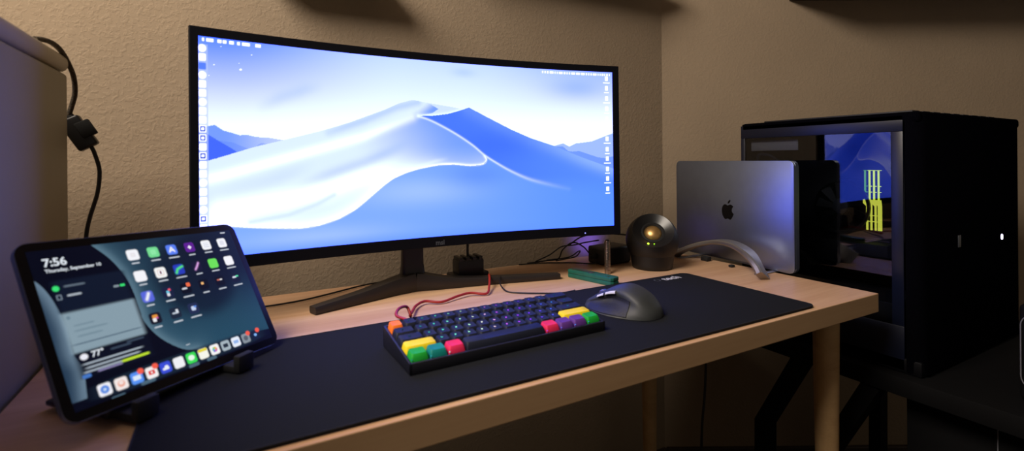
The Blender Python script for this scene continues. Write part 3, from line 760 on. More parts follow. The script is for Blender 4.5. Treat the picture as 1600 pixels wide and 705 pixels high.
bm = BM(); lathe(bm, [(.0193, zf - .0105), (.017, zf - .0065), (.012, zf - .003), (.006, zf - .001), (0, zf - .0005)], 40, tilt, cap=False); o_ = obj('cone', bm, M['gold'], sp, 60); o_['label'] = 'golden driver cone'
bm = BM(); lathe(bm, [(.043, 0.0004), (.0455, .003), (.0465, .012), (.050, .034), (.053, .047), (.0515, .05)], 40); obj('base', bm, M['speaker'], sp, 40)
for dx, dy, r_, st_ in ((.034, .013, .0021, 9), (.034, .0, .0012, 2)):
    bm = BM(); lathe(bm, [(0, -.0012), (r_, -.0012), (r_, .0014), (0, .0018)], 12, tilt @ Matrix.Translation((dx, -dy, zf - .0038)))
    o_ = obj('indicator_light', bm, emit_mat('green_led', (150, 230, 40), st_), sp)

# ------------------------------------------------------------------ metal tube
tb = thing('metal_tube', 'slim ribbed metal cylinder standing on end by the green knife', 'metal tube', (-.3195, .381, T))
pr = [(.0062, .0003), (.0066, .001)]
z = .001
for k in range(9):
    z1 = z + .0078; pr += [(.0067, z + .0006), (.0067, z1 - .0008), (.0060, z1 - .0004), (.0060, z1)]; z = z1
pr += [(.0062, z + .0005), (.0062, z + .002), (.0, z + .002)]
bm = BM(); lathe(bm, pr, 24); obj('barrel', bm, M['steel'], tb, 30)
bm = BM(); lathe(bm, [(0, z + .0021), (.004, z + .0021), (.004, z + .0035), (0, z + .0035)], 16); obj('end_cap', bm, M['blackpl'], tb, 30)

# ------------------------------------------------------------------ green pocket knife
kn = thing('pocket_knife', 'closed green pocket knife lying on the desk behind the pad', 'knife', (-.388, .348, T), math.atan2(.289 - .405, .028) + math.pi)
KL = .118
ol = [(-KL / 2, -.009), (-KL / 2 + .004, -.0125), (0, -.0125), (KL / 2 - .003, -.0115), (KL / 2, -.006), (KL / 2, .008), (KL / 2 - .004, .012), (.0, .0115), (-KL / 2 + .004, .012), (-KL / 2, .008)]
for z0, z1 in ((.0004, .0086), (.0093, .0166)):
    bm = BM(); prism(bm, ol, z0, z1, bev=.0012); obj('scale', bm, M['green'], kn, 35)
bm = BM(); prism(bm, [(a * .97, b * .9) for a, b in ol], .0087, .0092); obj('blade', bm, M['blackpl'], kn, 35)
bm = BM(); box(bm, -.004, .05, -.003, .003, .0172, .0180, bev=.0003); box(bm, .044, .052, -.003, .003, .0164, .0176, bev=.0003); o_ = obj('pocket_clip', bm, M['steel'], kn, 35)
for x in (-.045, .0, .048):
    bm = BM(); lathe(bm, [(0, .0164), (.0022, .0164), (.0022, .0171), (0, .0171)], 12, Matrix.Translation((x, .006, 0))); obj('screw', bm, M['steel'], kn, 30)

# ------------------------------------------------------------------ keyboard
KX, KY, KA = -.8604, .0822, math.radians(1.4)
kb = thing('mechanical_keyboard', 'compact black mechanical keyboard with coloured corner keys and violet backlight', 'keyboard', (KX, KY, T + .0041), KA)
KW, KD = .292, .106
ZF, ZB = .0135, .0285
def kz(y): return ZF + (ZB - ZF) * y / KD
bm = BM()
wv = lambda x, y, z: bm.verts.new((x, y, z))
def wedge(bm, x0, x1, y0, y1, zb, top0, top1, bev=.0012):
    vs = [bm.verts.new(p) for p in ((x0, y0, zb), (x1, y0, zb), (x1, y1, zb), (x0, y1, zb), (x0, y0, top0), (x1, y0, top0), (x1, y1, top1), (x0, y1, top1))]
    for f in ((0, 3, 2, 1), (4, 5, 6, 7), (0, 1, 5, 4), (1, 2, 6, 5), (2, 3, 7, 6), (3, 0, 4, 7)): bm.faces.new([vs[i] for i in f])
    bmesh.ops.bevel(bm, geom=list({e for v in vs for e in v.link_edges}), offset=bev, segments=2, affect='EDGES', profile=.5)
BZ = .0035
wedge(bm, .001, KW - .001, .001, KD - .001, .0, ZF - .008, ZB - .008)
wedge(bm, 0, BZ, 0, KD, .0002, ZF, ZB, .0008); wedge(bm, KW - BZ, KW, 0, KD, .0002, ZF, ZB, .0008)
wedge(bm, 0, KW, 0, BZ, .0002, ZF, kz(BZ), .0008); wedge(bm, 0, KW, KD - BZ, KD, .0002, kz(KD - BZ), ZB, .0008)
obj('case', bm, M['kbcase'], kb, 35)
def led_mat():
    m = bpy.data.materials.new('key_backlight'); m.use_nodes = True
    N = m.node_tree.nodes; L = m.node_tree.links; N.remove(N['Principled BSDF'])
    at = N.new('ShaderNodeObjectInfo')
    e = N.new('ShaderNodeEmission'); e.inputs['Strength'].default_value = 1.0
    L.new(at.outputs['Color'], e.inputs['Color']); L.new(e.outputs[0], N['Material Output'].inputs['Surface']); return m
LEDM = led_mat()
GR = [(0, (30, 45, 90)), (.12, (40, 110, 130)), (.22, (90, 220, 200)), (.36, (190, 240, 210)), (.44, (230, 215, 220)), (.52, (190, 90, 235)), (.66, (130, 50, 255)), (.76, (90, 80, 240)), (.84, (60, 110, 220)), (.93, (40, 130, 170)), (1, (20, 80, 120))]
def grad(x):
    for (a, ca_), (b, cb_) in zip(GR, GR[1:]):
        if x <= b:
            t = (x - a) / (b - a); return [ca_[i] + (cb_[i] - ca_[i]) * t for i in range(3)]
    return GR[-1][1]
U = .01905; GX = (KW - 15 * U) / 2; GY = (KD - 5 * U) / 2
capm = {}
def capmat(rgb, nm):
    if rgb not in capm: capm[rgb] = mat('keycap_' + nm, rgb, rough=.62, noise=.04, spec=.35)
    return capm[rgb]
NAVY = (22, 27, 46)
rows_k = [  # front row first
    ([1.25, 1.25, 1.25, 6.25, 1.25, 1.25, 1.25, 1.25], {0: ((20, 165, 50), 'green'), 1: ((0, 130, 125), 'teal'), 2: ((228, 40, 90), 'pink'), 4: ((228, 40, 90), 'pink'), 5: ((96, 52, 140), 'purple'), 6: ((96, 52, 140), 'purple'), 7: ((20, 165, 50), 'green')}),
    ([2.25] + [1] * 10 + [2.75], {0: ((245, 215, 20), 'yellow'), 11: ((245, 215, 20), 'yellow')}),
    ([1.75] + [1] * 11 + [2.25], {}),
    ([1.5] + [1] * 12 + [1.5], {}),
    ([1] * 13 + [2], {0: ((245, 120, 25), 'orange')})]
for r_, (ws, colr) in enumerate(rows_k):
    x = GX; yc = GY + (r_ + .5) * U
    hgt = [.0098, .0096, .0092, .0096, .0108][r_]
    for i, w_ in enumerate(ws):
        rgb, nm = colr.get(i, (NAVY, 'navy'))
        hw, hd = w_ * U / 2 - .0006, U / 2 - .0006
        zb = kz(yc) - .0035; cx = x + w_ * U / 2
        bm = BM(); V = []
        sl = .0075 / KD
        prof = [(0, 1, 1, 0), (.6, .9, .93, .0), (.93, .80 if w_ < 2 else .8, .82, .0008), (1.0, .74, .76, .0009)]
        for t, fx, fy, sh in prof:
            hx = hw - (1 - fx) * .0092; hy = hd - (1 - fy) * .0092
            ring = []
            for a, b in rrect(2 * hx, 2 * hy, .0016 + .0008 * t, 3):
                zz = zb + hgt * t + (b + sh) * (ZB - ZF) / KD
                ring.append(bm.verts.new((cx + a, yc + b + sh, zz)))
            V.append(ring)
        # dished centre
        m_ = [bm.verts.new((cx + (v.co.x - cx) * .55, yc + .0009 + (v.co.y - yc - .0009) * .7, v.co.z - .0007)) for v in V[-1]]
        V.append(m_)
        for a, b in zip(V, V[1:]):
            n_ = len(a)
            for k in range(n_): bm.faces.new((a[k], a[(k + 1) % n_], b[(k + 1) % n_], b[k]))
        bm.faces.new(V[-1]); bm.faces.new(V[0][::-1])
        kc = obj('keycap', bm, capmat(rgb, nm), kb, 50)
        if nm != 'navy': kc['label'] = nm + ' keycap'
        fx_ = (cx - GX) / (15 * U)
        top = zb + hgt - .0004
        col = [v / 255 for v in grad(fx_)]; col = [v ** 2.2 for v in col]
        if nm == 'navy' and w_ < 6:
            amp = [1, 1., 1., .9, .45][r_] * (.9 if w_ == 1 else .45)
            bm = BM(); yy = yc + .0022
            q = [(-.0011, .0012), (.0011, .0012), (.0011, .0003), (.0004, .0003), (.0004, -.0012), (-.0011, -.0012)] if (i + r_) % 2 else [(-.0011, -.0012), (-.0011, .0012), (-.0003, .0012), (-.0003, -.0002), (.0011, -.0002), (.0011, -.0012)]
            prism(bm, q, -.0003, .0004, mtx=Matrix.Translation((cx - .001, yy, top + (yy - yc) * (ZB - ZF) / KD)))
            lg = obj('legend', bm, LEDM, kc); lg.color = (*[c * amp * 1.6 for c in col], 1)
        if r_ == 0 and w_ < 6:
            bm = BM(); lathe(bm, [(0, -.0006), (.0008, -.0003), (.0008, .0003), (0, .0006)], 8, Matrix.Translation((x + .0012, GY + .0003, zb + .0036)))
            lg = obj('backlight', bm, LEDM, kb); lg.color = (*[min(1, c * 1.8) for c in col], 1)
        x += w_ * U
# glow strip of the backlight around the key wells (seen between caps)
def plate_glow(uu, vv):
    c = np.array([[v / 255 for v in grad((a + 1) / 2)] for a in uu]); return (c ** 2.2) * .16
grid_picture('backlight_plate', 60, 6, lambda u, v: np.stack([KW / 2 + u * (KW / 2 - .004), KD / 2 + v * (KD / 2 - .004), ZF - .0072 + (ZB - ZF) * (.5 + v / 2 * (KD - .008) / KD)], 1), plate_glow, screen_mat('backlight_emission', 1.0), kb)

# ------------------------------------------------------------------ mouse
ms = thing('computer_mouse', 'dark grey sculpted computer mouse with silver thumb buttons, right of the keyboard', 'mouse', (-.481, .152, T + .0041), math.radians(18))
bm = BM(); nt_, na = 36, 40; V = []
LM = .136
for i in range(nt_ + 1):
    t = i / nt_                       # 0 rear .. 1 front
    y = -LM / 2 + LM * t
    e_ = (max(0, 1 - abs(2 * t - 1) ** 3.2)) ** .5
    hh = (.038 * math.exp(-((t - .42) / .42) ** 2) + .005) * (.25 + .75 * min(1, e_ * 1.15)) * (1 if 0 < i < nt_ else .3)
    wl = .040 * e_ * (1 - .12 * t) + .001; wr = .037 * e_ * (1 - .10 * t) + .001
    cx_ = .004 * math.sin(t * 2)
    ring = []
    for k in range(na):
        a = math.pi * k / (na - 1)   # 0: right side ... pi: left
        cxs, sns = math.cos(a), math.sin(a)
        w_ = wr if cxs > 0 else wl
        xx = w_ * math.copysign(abs(cxs) ** .75, cxs); zz = hh * sns ** .8
        if cxs < 0:                  # thumb side: scooped waist above a wing
            f = math.exp(-((t - .55) / .28) ** 2); lvl = zz / max(hh, 1e-5)
            xx += f * (.013 * math.exp(-((lvl - .48) / .25) ** 2)) - f * .010 * math.exp(-(lvl / .22) ** 2)
        ring.append(bm.verts.new((cx_ + xx, y, zz + .0006)))
    V.append(ring)
for a, b in zip(V, V[1:]):
    for k in range(na - 1): bm.faces.new((a[k], a[k + 1], b[k + 1], b[k]))
    bm.faces.new((a[-1], a[0], b[0], b[-1]))
bm.faces.new(V[0]); bm.faces.new(V[-1][::-1])
obj('shell', bm, M['mouse'], ms, 60)
# thumb panel following the scoop
def thumb(name, t0, t1, l0, l1, off, m_, thick=.0012, n=12):
    bm = BM(); A_, B_ = [], []
    for i in range(n + 1):
        t = t0 + (t1 - t0) * i / n
        e_ = (max(0, 1 - abs(2 * t - 1) ** 3.2)) ** .5
        hh = (.038 * math.exp(-((t - .42) / .42) ** 2) + .005) * (.25 + .75 * min(1, e_ * 1.15)); wl = .040 * e_ * (1 - .12 * t) + .001
        ra, rb = [], []
        for k in range(7):
            lv = l0 + (l1 - l0) * k / 6; sn = lv ** (1 / .8); cs = -math.sqrt(max(0, 1 - sn * sn))
            xx = -wl * abs(cs) ** .75; f = math.exp(-((t - .55) / .28) ** 2)
            xx += f * (.013 * math.exp(-((lv - .48) / .25) ** 2)) - f * .010 * math.exp(-(lv / .22) ** 2)
            p = Vector((.004 * math.sin(t * 2) + xx, -LM / 2 + LM * t, hh * lv + .0006))
            ra.append(bm.verts.new(p + Vector((-off - thick, 0, thick * .6)))); rb.append(bm.verts.new(p + Vector((.001, 0, 0))))
        A_.append(ra); B_.append(rb)
    for i in range(n):
        for k in range(6):
            bm.faces.new((A_[i][k], A_[i][k + 1], A_[i + 1][k + 1], A_[i + 1][k])); bm.faces.new((B_[i][k], B_[i + 1][k], B_[i + 1][k + 1], B_[i][k + 1]))
        bm.faces.new((A_[i][0], A_[i + 1][0], B_[i + 1][0], B_[i][0])); bm.faces.new((A_[i][6], B_[i][6], B_[i + 1][6], A_[i + 1][6]))
    for i in (0, n):
        for k in range(6): bm.faces.new((A_[i][k], B_[i][k], B_[i][k + 1], A_[i][k + 1]))
    return obj(name, bm, m_, ms, 40)
thumb('thumb_rest', .28, .85, .06, .62, .0, M['mouse2'])
thumb('side_button', .48, .62, .74, .84, .0025, M['silver']); thumb('side_button', .65, .74, .74, .84, .0025, M['silver'])
bm = BM(); lathe(bm, [(.009, -.004), (.0105, -.0032), (.0105, .0032), (.009, .004)], 28, Matrix.Translation((.004, .036, .0165)) @ Matrix.Rotation(math.pi / 2, 4, 'Y')); obj('scroll_wheel', bm, M['steel'], ms, 40)

# ------------------------------------------------------------------ plug adapter block, bricks, cables on the desk
ad = thing('plug_adapter', 'black ribbed adapter block behind the right leg of the monitor stand', 'adapter', (-.608, .482, T))
boxo('body', M['blackpl'], ad, -.029, .029, -.018, .018, .0004, .047, bev=.004)
boxo('base_plate', M['blackpl'], ad, -.041, .041, -.016, .02, .0004, .019, bev=.003)
for k in range(4): boxo('ridge', M['blackpl'], ad, -.026 + k * .0145, -.0175 + k * .0145, -.017, .017, .044, .0525, bev=.0015)
br = thing('power_brick', 'black power brick lying between the metal cylinder and the round speaker', 'power brick', (-.235, .475, T), .1)
boxo('housing', M['blackpl'], br, -.045, .045, -.03, .03, .0004, .042, bev=.006, seg=3)
bm = BM(); tube(bm, [(-.045, 0, .02), (-.055, 0, .02), (-.062, .002, .018)], [.006, .005, .004], 10); obj('strain_relief', bm, M['rubber'], br, 50)

def cable(name, label, pts, r, m, cat='cable', group=None, n=8):
    """a loose cable; points in desk coordinates (z above the desk top)"""
    b = Vector(pts[0]) + Vector((0, 0, T)); bm = BM()
    tube(bm, [Vector(p) + Vector((0, 0, T)) - b for p in pts], r, 8, n=n)
    o = obj(name, bm, m, None, 60); o.location = b
    return tag(o, label, cat, group)
cable('usb_cable', 'red braided cable running from the keyboard back toward the monitor stand',
      [(-.8165, .191, .024), (-.8220, .215, .026), (-.8290, .243, .026), (-.8180, .268, .028), (-.8010, .284, .024), (-.7975, .276, .012), (-.7940, .290, .0085), (-.7830, .312, .007), (-.7666, .3431, .006), (-.7445, .3611, .006), (-.7184, .3491, .004), (-.6826, .3622, .006), (-.6537, .3703, .006), (-.6269, .3578, .004), (-.6080, .384, .010), (-.593, .412, .0185), (-.580, .440, .0175), (-.562, .464, .006), (-.545, .478, .003)], .0023, M['redcable'])
cable('mouse_cable', 'thin black cable curving from the monitor foot to behind the keyboard',
      [(-.545, .455, .003), (-.556, .436, .010), (-.570, .412, .0165), (-.583, .385, .009), (-.583, .358, .002), (-.566, .336, .002), (-.5417, .318, .002), (-.505, .298, .002), (-.478, .294, .003), (-.470, .297, .003)], .0014, M['cable'])
cable('wall_cable', 'thin black cable along the back of the desk left of the monitor stand',
      [(-1.09, .468, .003), (-1.04, .476, .003), (-1.0025, .4825, .003), (-.9729, .4824, .003), (-.931, .4895, .003), (-.885, .508, .003), (-.82, .540, .003), (-.785, .55, .003), (-.74, .556, .003)], .0017, M['cable'])
cable('video_cable', 'black cable dropping from behind the monitor into the adapter block', [(-.600, .492, .16), (-.603, .492, .11), (-.606, .488, .08), (-.608, .484, .056), (-.608, .483, .049)], .0028, M['cable'])
for lb, pts, r_ in (
    ('thin dark cable lying straight along the desk\'s rear edge behind the green knife', [(-.445, .553, .003), (-.41, .545, .003), (-.3837, .5387, .003), (-.35, .52, .003), (-.3184, .4988, .003), (-.29, .47, .003), (-.283, .462, .006)], .0016),
    ('dark cable making the tall loop in the tangle behind the metal cylinder', [(-.42, .556, .003), (-.375, .545, .006), (-.352, .525, .012), (-.345, .515, .035), (-.325, .502, .052), (-.303, .49, .042), (-.29, .482, .025), (-.284, .477, .02)], .0017),
    ('dark cable rising in a low arc through the tangle behind the metal cylinder', [(-.40, .551, .006), (-.36, .55, .018), (-.328, .545, .036), (-.30, .53, .040), (-.27, .522, .045), (-.235, .515, .048)], .0017),
    ('dark cable of the lowest loop in the tangle behind the metal cylinder', [(-.375, .541, .0085), (-.34, .516, .014), (-.325, .505, .02), (-.31, .50, .03), (-.298, .51, .026), (-.30, .525, .012), (-.33, .53, .008), (-.36, .522, .0085)], .0015),
    ('dark cable arching from the tangle up to the back of the round speaker', [(-.305, .545, .038), (-.275, .54, .055), (-.245, .53, .062), (-.215, .50, .065), (-.195, .45, .066), (-.188, .435, .064)], .002)):
    cable('speaker_cable', lb, pts, r_, M['cable'], group='tangled cables behind the metal cylinder')

# ------------------------------------------------------------------ left cabinet with cord
cb = thing('side_cabinet', 'tall off-white cabinet with a rounded top edge standing left of the desk', 'cabinet', (-1.5, .2, 0))
boxo('body', M['cabinet'], cb, -.25, .25, -.38, .299, 0, T + .385, bev=.006, seg=3)
bm = BM(); box(bm, -.25, .2525, -.383, .3005, T + .386, T + .412, bev=.011, seg=4); obj('top', bm, M['cabtrim'], cb, 35)

cord_pts = [(-1.2617, 0.4, 0.4152), (-1.2584, 0.42, 0.419), (-1.2552, 0.445, 0.4202), (-1.252, 0.47, 0.4156), (-1.2502, 0.5, 0.4034), (-1.2489, 0.525, 0.3852), (-1.2506, 0.54, 0.3622), (-1.2562, 0.548, 0.3427), (-1.2606, 0.55, 0.3276)]
cable('braided_cable', 'braided grey-black cord draped over the cabinet\'s top corner', cord_pts, .0036, mat('braided_cord', (70, 60, 48), rough=.8, noise=.9, nscale=420), n=10)
pg = thing('inline_plug', 'bulky black cord connector hanging against the wall beside the cabinet', 'plug', (-1.2470, .552, T + .3005), 0)
R1 = Matrix.Rotation(math.radians(-30), 4, 'Y')
bm = BM(); box(bm, -.0155, .0125, -.009, .009, -.0265, .0265, bev=.0035, seg=3, mtx=R1); obj('socket_body', bm, M['blackpl'], pg, 40)
bm = BM(); box(bm, -.004, .0165, -.011, -.002, -.012, .014, bev=.002, mtx=R1 @ Matrix.Translation((.004, 0, 0))); obj('plug_head', bm, M['rubber'], pg, 40)
bm = BM(); tube(bm, [(-.010, 0, .020), (-.013, 0, .026), (-.0140, -.001, .030)], [.007, .006, .0045], 10); obj('strain_relief', bm, M['rubber'], pg, 40)
cable('hanging_cable', 'flat black cable hanging from the cord connector down behind the tablet',
      [(-1.2365, .552, .284), (-1.2325, .552, .276), (-1.2293, .552, .267), (-1.2240, .552, .245), (-1.2237, .552, .2259), (-1.2270, .552, .20), (-1.236, .552, .1649), (-1.2408, .552, .1347), (-1.243, .558, .09), (-1.242, .575, .04), (-1.24, .585, -.02), (-1.24, .59, -.10)], .0030, M['cable'])

# ------------------------------------------------------------------ black table under the computer, computer
tbz = -.165
pt = thing('computer_table', 'low black table with bent metal legs carrying the black computer', 'table', (.35, .05, 0))
boxo('tabletop', M['table'], pt, .058 - .35, .64 - .35, -.62, .31, T + tbz - .035, T + tbz, bev=.002)
def bent(x, ys, zs):
    bm = BM(); pts = [Vector((x - .35, y - .05, z)) for y, z in zip(ys, zs)]
    w = .0155
    V = []
    for i, p in enumerate(pts):
        if i == 0: t = (pts[1] - p).normalized()
        elif i == len(pts) - 1: t = (p - pts[i - 1]).normalized()
        else: t = ((pts[i + 1] - p).normalized() + (p - pts[i - 1]).normalized()).normalized()
        n_ = Vector((0, -t.z, t.y)); sc_ = 1.0
        V.append([bm.verts.new(p + n_ * w + Vector((dx, 0, 0))) if q else bm.verts.new(p - n_ * w + Vector((dx, 0, 0))) for q, dx in ((0, -.02), (1, -.02), (1, .02), (0, .02))])
    for a, b in zip(V, V[1:]):
        for k in range(4): bm.faces.new((a[k], a[(k + 1) % 4], b[(k + 1) % 4], b[k]))
    bm.faces.new(V[0][::-1]); bm.faces.new(V[-1]); return obj('leg', bm, M['table'], pt)
bent(.085, [.19, .285, .288], [T - .199, .356, .0])
bent(.085, [.045, .135, .138], [T - .199, .36, .0])
bent(.612, [.19, .285, .288], [T - .199, .356, .0])
bent(.612, [-.45, -.53, -.53], [T - .199, .356, .0])

PCX = .085
pc = thing('desktop_computer', 'large black tower computer with tinted glass side and lit yellow-green memory', 'computer', (PCX, -.032, T + tbz))
PH = .337 - tbz; PD = .378; PW = .49
def B_(n, m, *a, **k): return boxo(n, m, pc, *a, **k)
B_('top_panel', M['pcfront'], 0.0, PW, .0, PD, PH - .022, PH, bev=.007, seg=3)
B_('bottom_panel', M['pc'], 0.0, PW, .0, PD, .0, .03, bev=.004)
B_('rear_panel', M['pc'], .004, PW - .004, PD - .012, PD - .001, .02, PH - .01, bev=.002)
B_('right_panel', M['pc'], PW - .008, PW, .01, PD - .002, .02, PH - .01, bev=.002)
# front bezel with chamfered vertical edges
bm = BM(); prism(bm, [(-.0015, .024), (-.0015, .016), (.006, .002), (.016, -.004), (PW - .03, -.004), (PW, .016), (PW, .03), (.01, .03)], .004, PH - .004, 'z', bev=.002)
obj('front_panel', bm, M['pcfront'], pc, 30)
# side frame round the glass: opening in local y .047...365, z
zo0, zo1 = -.075 - tbz, .3 - tbz; yo0, yo1 = .0484, .3665
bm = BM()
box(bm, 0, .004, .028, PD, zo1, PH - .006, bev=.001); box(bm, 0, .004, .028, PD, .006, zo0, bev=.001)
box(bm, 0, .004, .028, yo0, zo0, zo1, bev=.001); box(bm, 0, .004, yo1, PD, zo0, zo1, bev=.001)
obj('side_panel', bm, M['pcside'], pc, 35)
bm = BM(); box(bm, .0005, .0035, yo0, yo1, zo0, zo1); o_ = obj('glass_window', bm, M['glass'], pc)
# top vents
bm = BM()
for k in range(9): box(bm, .02 + k * .045, .05 + k * .045, .02, PD - .05, PH - .001, PH + .004, bev=.0015)
obj('top_vents', bm, M['pcdark'], pc, 35)
for x in (.03, PW - .06):
    for y in (.03, PD - .06): B_('foot', M['rubber'], x, x + .03, y, y + .03, -.0005, .003, bev=.001)
# inside
B_('motherboard', M['pcdark'], .150, .156, .03, PD - .02, .13, PH - .03, bev=.001)
B_('power_shroud', M['pcgrey'], .012, .15, .05, PD - .02, .03, .128, bev=.003)
fy, fz = .1906, .3048
fm = Matrix.Translation((.09, fy, fz)) @ Matrix.Rotation(-math.pi / 2, 4, 'Y')
bm = BM(); lathe(bm, [(.062, -.05), (.062, .0), (.056, .0), (.056, -.05)], 40, fm); fan = obj('cooler_fan', bm, M['pcdark'], pc, 40)
bm = BM(); lathe(bm, [(.017, -.02), (.017, -.002), (.014, .0), (0, .0)], 24, fm); h_ = obj('hub', bm, M['pcgrey'], fan, 40)
for k in range(9):
    bm = BM(); a = 2 * math.pi * k / 9
    prism(bm, [(.016, -.004), (.054, -.012), (.054, .010), (.016, .006)], -.011, -.009, mtx=fm @ Matrix.Rotation(a, 4, 'Z') @ Matrix.Rotation(.4, 4, 'X')); obj('blade', bm, M['pcdark'], fan)
z0 = .2337; B_('graphics_card', M['pcdark'], .045, .15, .075, PD - .03, z0 - .05, z0, bev=.003)
yl0, zl0, yl1 = .0713, .243, .1162
bm = BM(); box(bm, .0435, .0445, yl0, yl1, zl0 - .0012, zl0 + .0006); o_ = obj('card_trim', bm, M['steel'], pc)
# memory sticks: diffuser strips, upper and lower halves offset
ye = emit_mat('memory_glow', (205, 228, 50), 3.2); yb = emit_mat('memory_glow_bright', (238, 240, 80), 1.9); yg = emit_mat('memory_glow_green', (130, 225, 60), 1.2)
for k in range(4):
    X_ = .095
    ya = .1403 - .00877 * k; yb_ = .1366 - .00823 * k; zt_, zm, zm2, zb_ = .3874, .3227, .3087, .2565
    bm = BM(); box(bm, X_ + .003, .150, ya - .0022, ya + .0022, zb_, zt_, bev=.0005); stick = obj('memory_stick', bm, M['pcdark'], pc, 30)
    bm = BM(); wd = .0014
    prism(bm, [(ya - wd, zm), (ya + wd, zm), (ya + wd, zt_), (ya - wd, zt_)], X_, X_ + .0025, 'x')
    for zz in (.25, .45): box(bm, X_ - .0005, X_ + .002, ya - .005, ya + .001, zm + (zt_ - zm) * zz, zm + (zt_ - zm) * zz + .0014)
    box(bm, X_ - .0005, X_ + .002, ya - .006, ya + .003, zt_ - .001, zt_)
    obj('light_bar', bm, yg if k == 0 else ye, stick)
    bm = BM(); w2 = .0016 if k < 3 else .0038
    prism(bm, [(yb_ - w2, zb_), (yb_ + w2, zb_), (yb_ + w2, zm2), (ya + .0042, zm2 + .006), (ya + .0042, zm), (ya - .0046, zm), (yb_ - w2, zm2)], X_, X_ + .0025, 'x')
    for zz in (.35, .6):
        if k < 3: box(bm, X_ - .0005, X_ + .002, yb_ - .006, yb_ + .001, zb_ + (zm2 - zb_) * zz, zb_ + (zm2 - zb_) * zz + .0014)
    obj('light_bar', bm, yb, stick)
# perforated bracket near the rear top
def perf_mat():
    m = bpy.data.materials.new('perforated_metal'); m.use_nodes = True
    N = m.node_tree.nodes; L = m.node_tree.links; b = N['Principled BSDF']
    tc = N.new('ShaderNodeTexCoord'); v = N.new('ShaderNodeTexVoronoi'); v.inputs['Scale'].default_value = 200; v.inputs['Randomness'].default_value = 0
    L.new(tc.outputs['Object'], v.inputs['Vector']); r = N.new('ShaderNodeValToRGB')
    r.color_ramp.elements[0].color = (.01, .01, .01, 1); r.color_ramp.elements[1].color = (.95, .9, .82, 1); r.color_ramp.elements[0].position = .2; r.color_ramp.elements[1].position = .26
    L.new(v.outputs['Distance'], r.inputs['Fac']); L.new(r.outputs['Color'], b.inputs['Base Color']); b.inputs['Roughness'].default_value = .4; return m
pa, pz1, pb, pz0 = .3625, .4585, .2432, .4337
bm = BM(); box(bm, .019, .021, pb, pa, pz0, pz1, bev=.0008); obj('perforated_plate', bm, perf_mat(), pc, 30)
bm = BM(); ty, tz = .352, .4226; tube(bm, [(.03, ty + .0, tz - .03), (.03, ty - .002, tz), (.032, ty - .02, tz + .002), (.034, ty - .04, tz - .006), (.05, ty - .06, tz - .03)], .0035, 8); obj('internal_cable', bm, M['pcgrey'], pc, 50)
# front light and emblem
bm = BM(); lathe(bm, [(0, -.001), (.0032, -.001), (.0032, .0015), (0, .002)], 16, Matrix.Translation((.3627, -.0045, .2375)) @ Matrix.Rotation(math.pi / 2, 4, 'X') @ Matrix.Scale(1.9, 4, (0, 1, 0))); obj('power_light', bm, emit_mat('white_led', (225, 215, 255), 4), pc)
bm = BM(); box(bm, .144, .156, -.0052, -.004, .234, .258, bev=.0004); obj('badge', bm, M['dimprint'], pc, 30)

# cable behind the desk going down to the floor
cable('floor_cable', 'thin black cable hanging down to the floor beside the table\'s bent leg', [(.01, .395, -.02), (.005, .39, -.20), (-.008, .385, -.33), (-.022, .383, -.42), (-.026, .383, -.55), (-.026, .383, -.70)], .003, M['cable'])

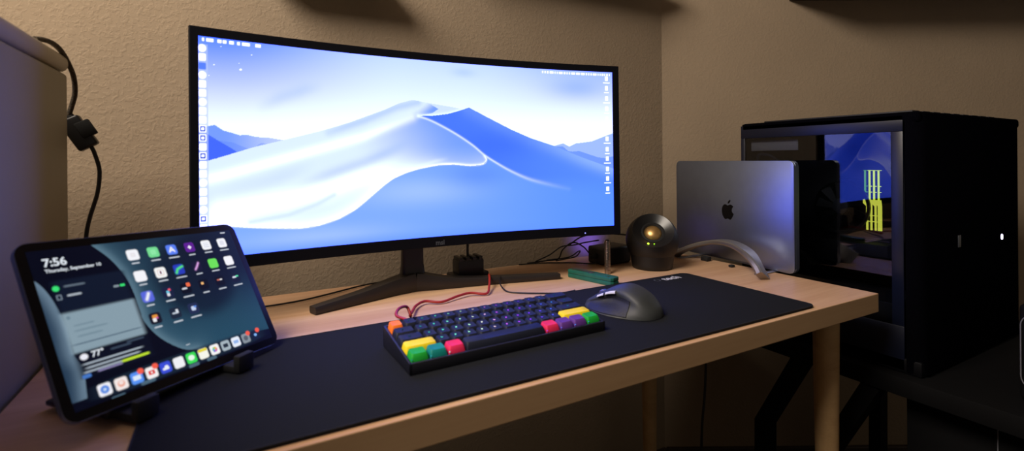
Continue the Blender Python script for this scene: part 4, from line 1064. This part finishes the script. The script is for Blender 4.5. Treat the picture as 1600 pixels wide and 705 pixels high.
# black drawer cabinet under the table, thin pale edge lines
dc_ = thing('drawer_cabinet', 'black drawer unit with thin grey outlines under the computer table', 'drawer unit', (.36, -.19, 0))
boxo('body', M['table'], dc_, -.24, .23, -.30, .20, 0.0, .535, bev=.006)
lm_ = mat('grey_outline', (110, 110, 118), rough=.4)
for z0_, z1_, nm in ((.30, .527, 'drawer'), (.05, .28, 'drawer')):
    bm = BM(); box(bm, -.247, -.240, -.28, .066, z0_, z1_, bev=.002); dd_ = obj(nm, bm, M['table'], dc_, 30)
    bm = BM(); pts_ = [Vector((-.2475, a - .107, b + (z0_ + z1_) / 2)) for a, b in rrect(.336, z1_ - z0_ - .006, .008)]; pts_.append(pts_[0]); tube(bm, pts_, .0008, 6, smooth=False); obj('outline', bm, lm_, dd_)

sb = thing('storage_box', 'black box with a thin grey rounded outline on the table in front of the computer', 'box', (.26, -.28, T + tbz))
boxo('body', M['table'], sb, -.13, .13, -.13, .13, .0005, .165, bev=.01, seg=3)
bm = BM(); pts_ = [Vector((-.1305, a, b + .086)) for a, b in rrect(.252, .13, .022)]; pts_.append(pts_[0]); tube(bm, pts_, .0009, 6, smooth=False); obj('outline', bm, lm_, sb)

# ------------------------------------------------------------------ light
wd = bpy.data.worlds.new('room_dim'); SC.world = wd; wd.use_nodes = True
wd.node_tree.nodes['Background'].inputs['Color'].default_value = (1.0, .84, .66, 1); wd.node_tree.nodes['Background'].inputs['Strength'].default_value = .16
def area(name, loc, size, energy, col, target):
    l = bpy.data.lights.new(name, 'AREA'); l.shape = 'DISK'; l.size = size; l.energy = energy; l.color = col
    o = bpy.data.objects.new(name, l); COL.objects.link(o); o.location = loc
    o.rotation_euler = (Vector(target) - Vector(loc)).to_track_quat('-Z', 'Y').to_euler(); return o
area('ceiling_lamp', (-1.85, -.12, 2.36), 1.0, 62, (1.0, .88, .75), (-.6, .2, .74))
pl = bpy.data.lights.new('violet_glow', 'SPOT'); pl.energy = .4; pl.color = (.16, .10, 1.0); pl.shadow_soft_size = .004; pl.spot_size = math.radians(110); pl.spot_blend = 1
po = bpy.data.objects.new('violet_glow', pl); COL.objects.link(po); po.location = (-.150, .600, T + .012); po.rotation_euler = Vector((-.05, 1, .25)).to_track_quat('-Z', 'Y').to_euler()

SC.view_settings.view_transform = 'Standard'; SC.view_settings.look = 'None'; SC.view_settings.gamma = 1; SC.view_settings.exposure = 0
SC.view_settings.use_curve_mapping = False
SC.cycles.max_bounces = 6; SC.cycles.diffuse_bounces = 4; SC.cycles.glossy_bounces = 3; SC.cycles.transparent_max_bounces = 8
SC.cycles.caustics_reflective = False; SC.cycles.caustics_refractive = False; SC.cycles.sample_clamp_indirect = 3
SC.cycles.use_denoising = True
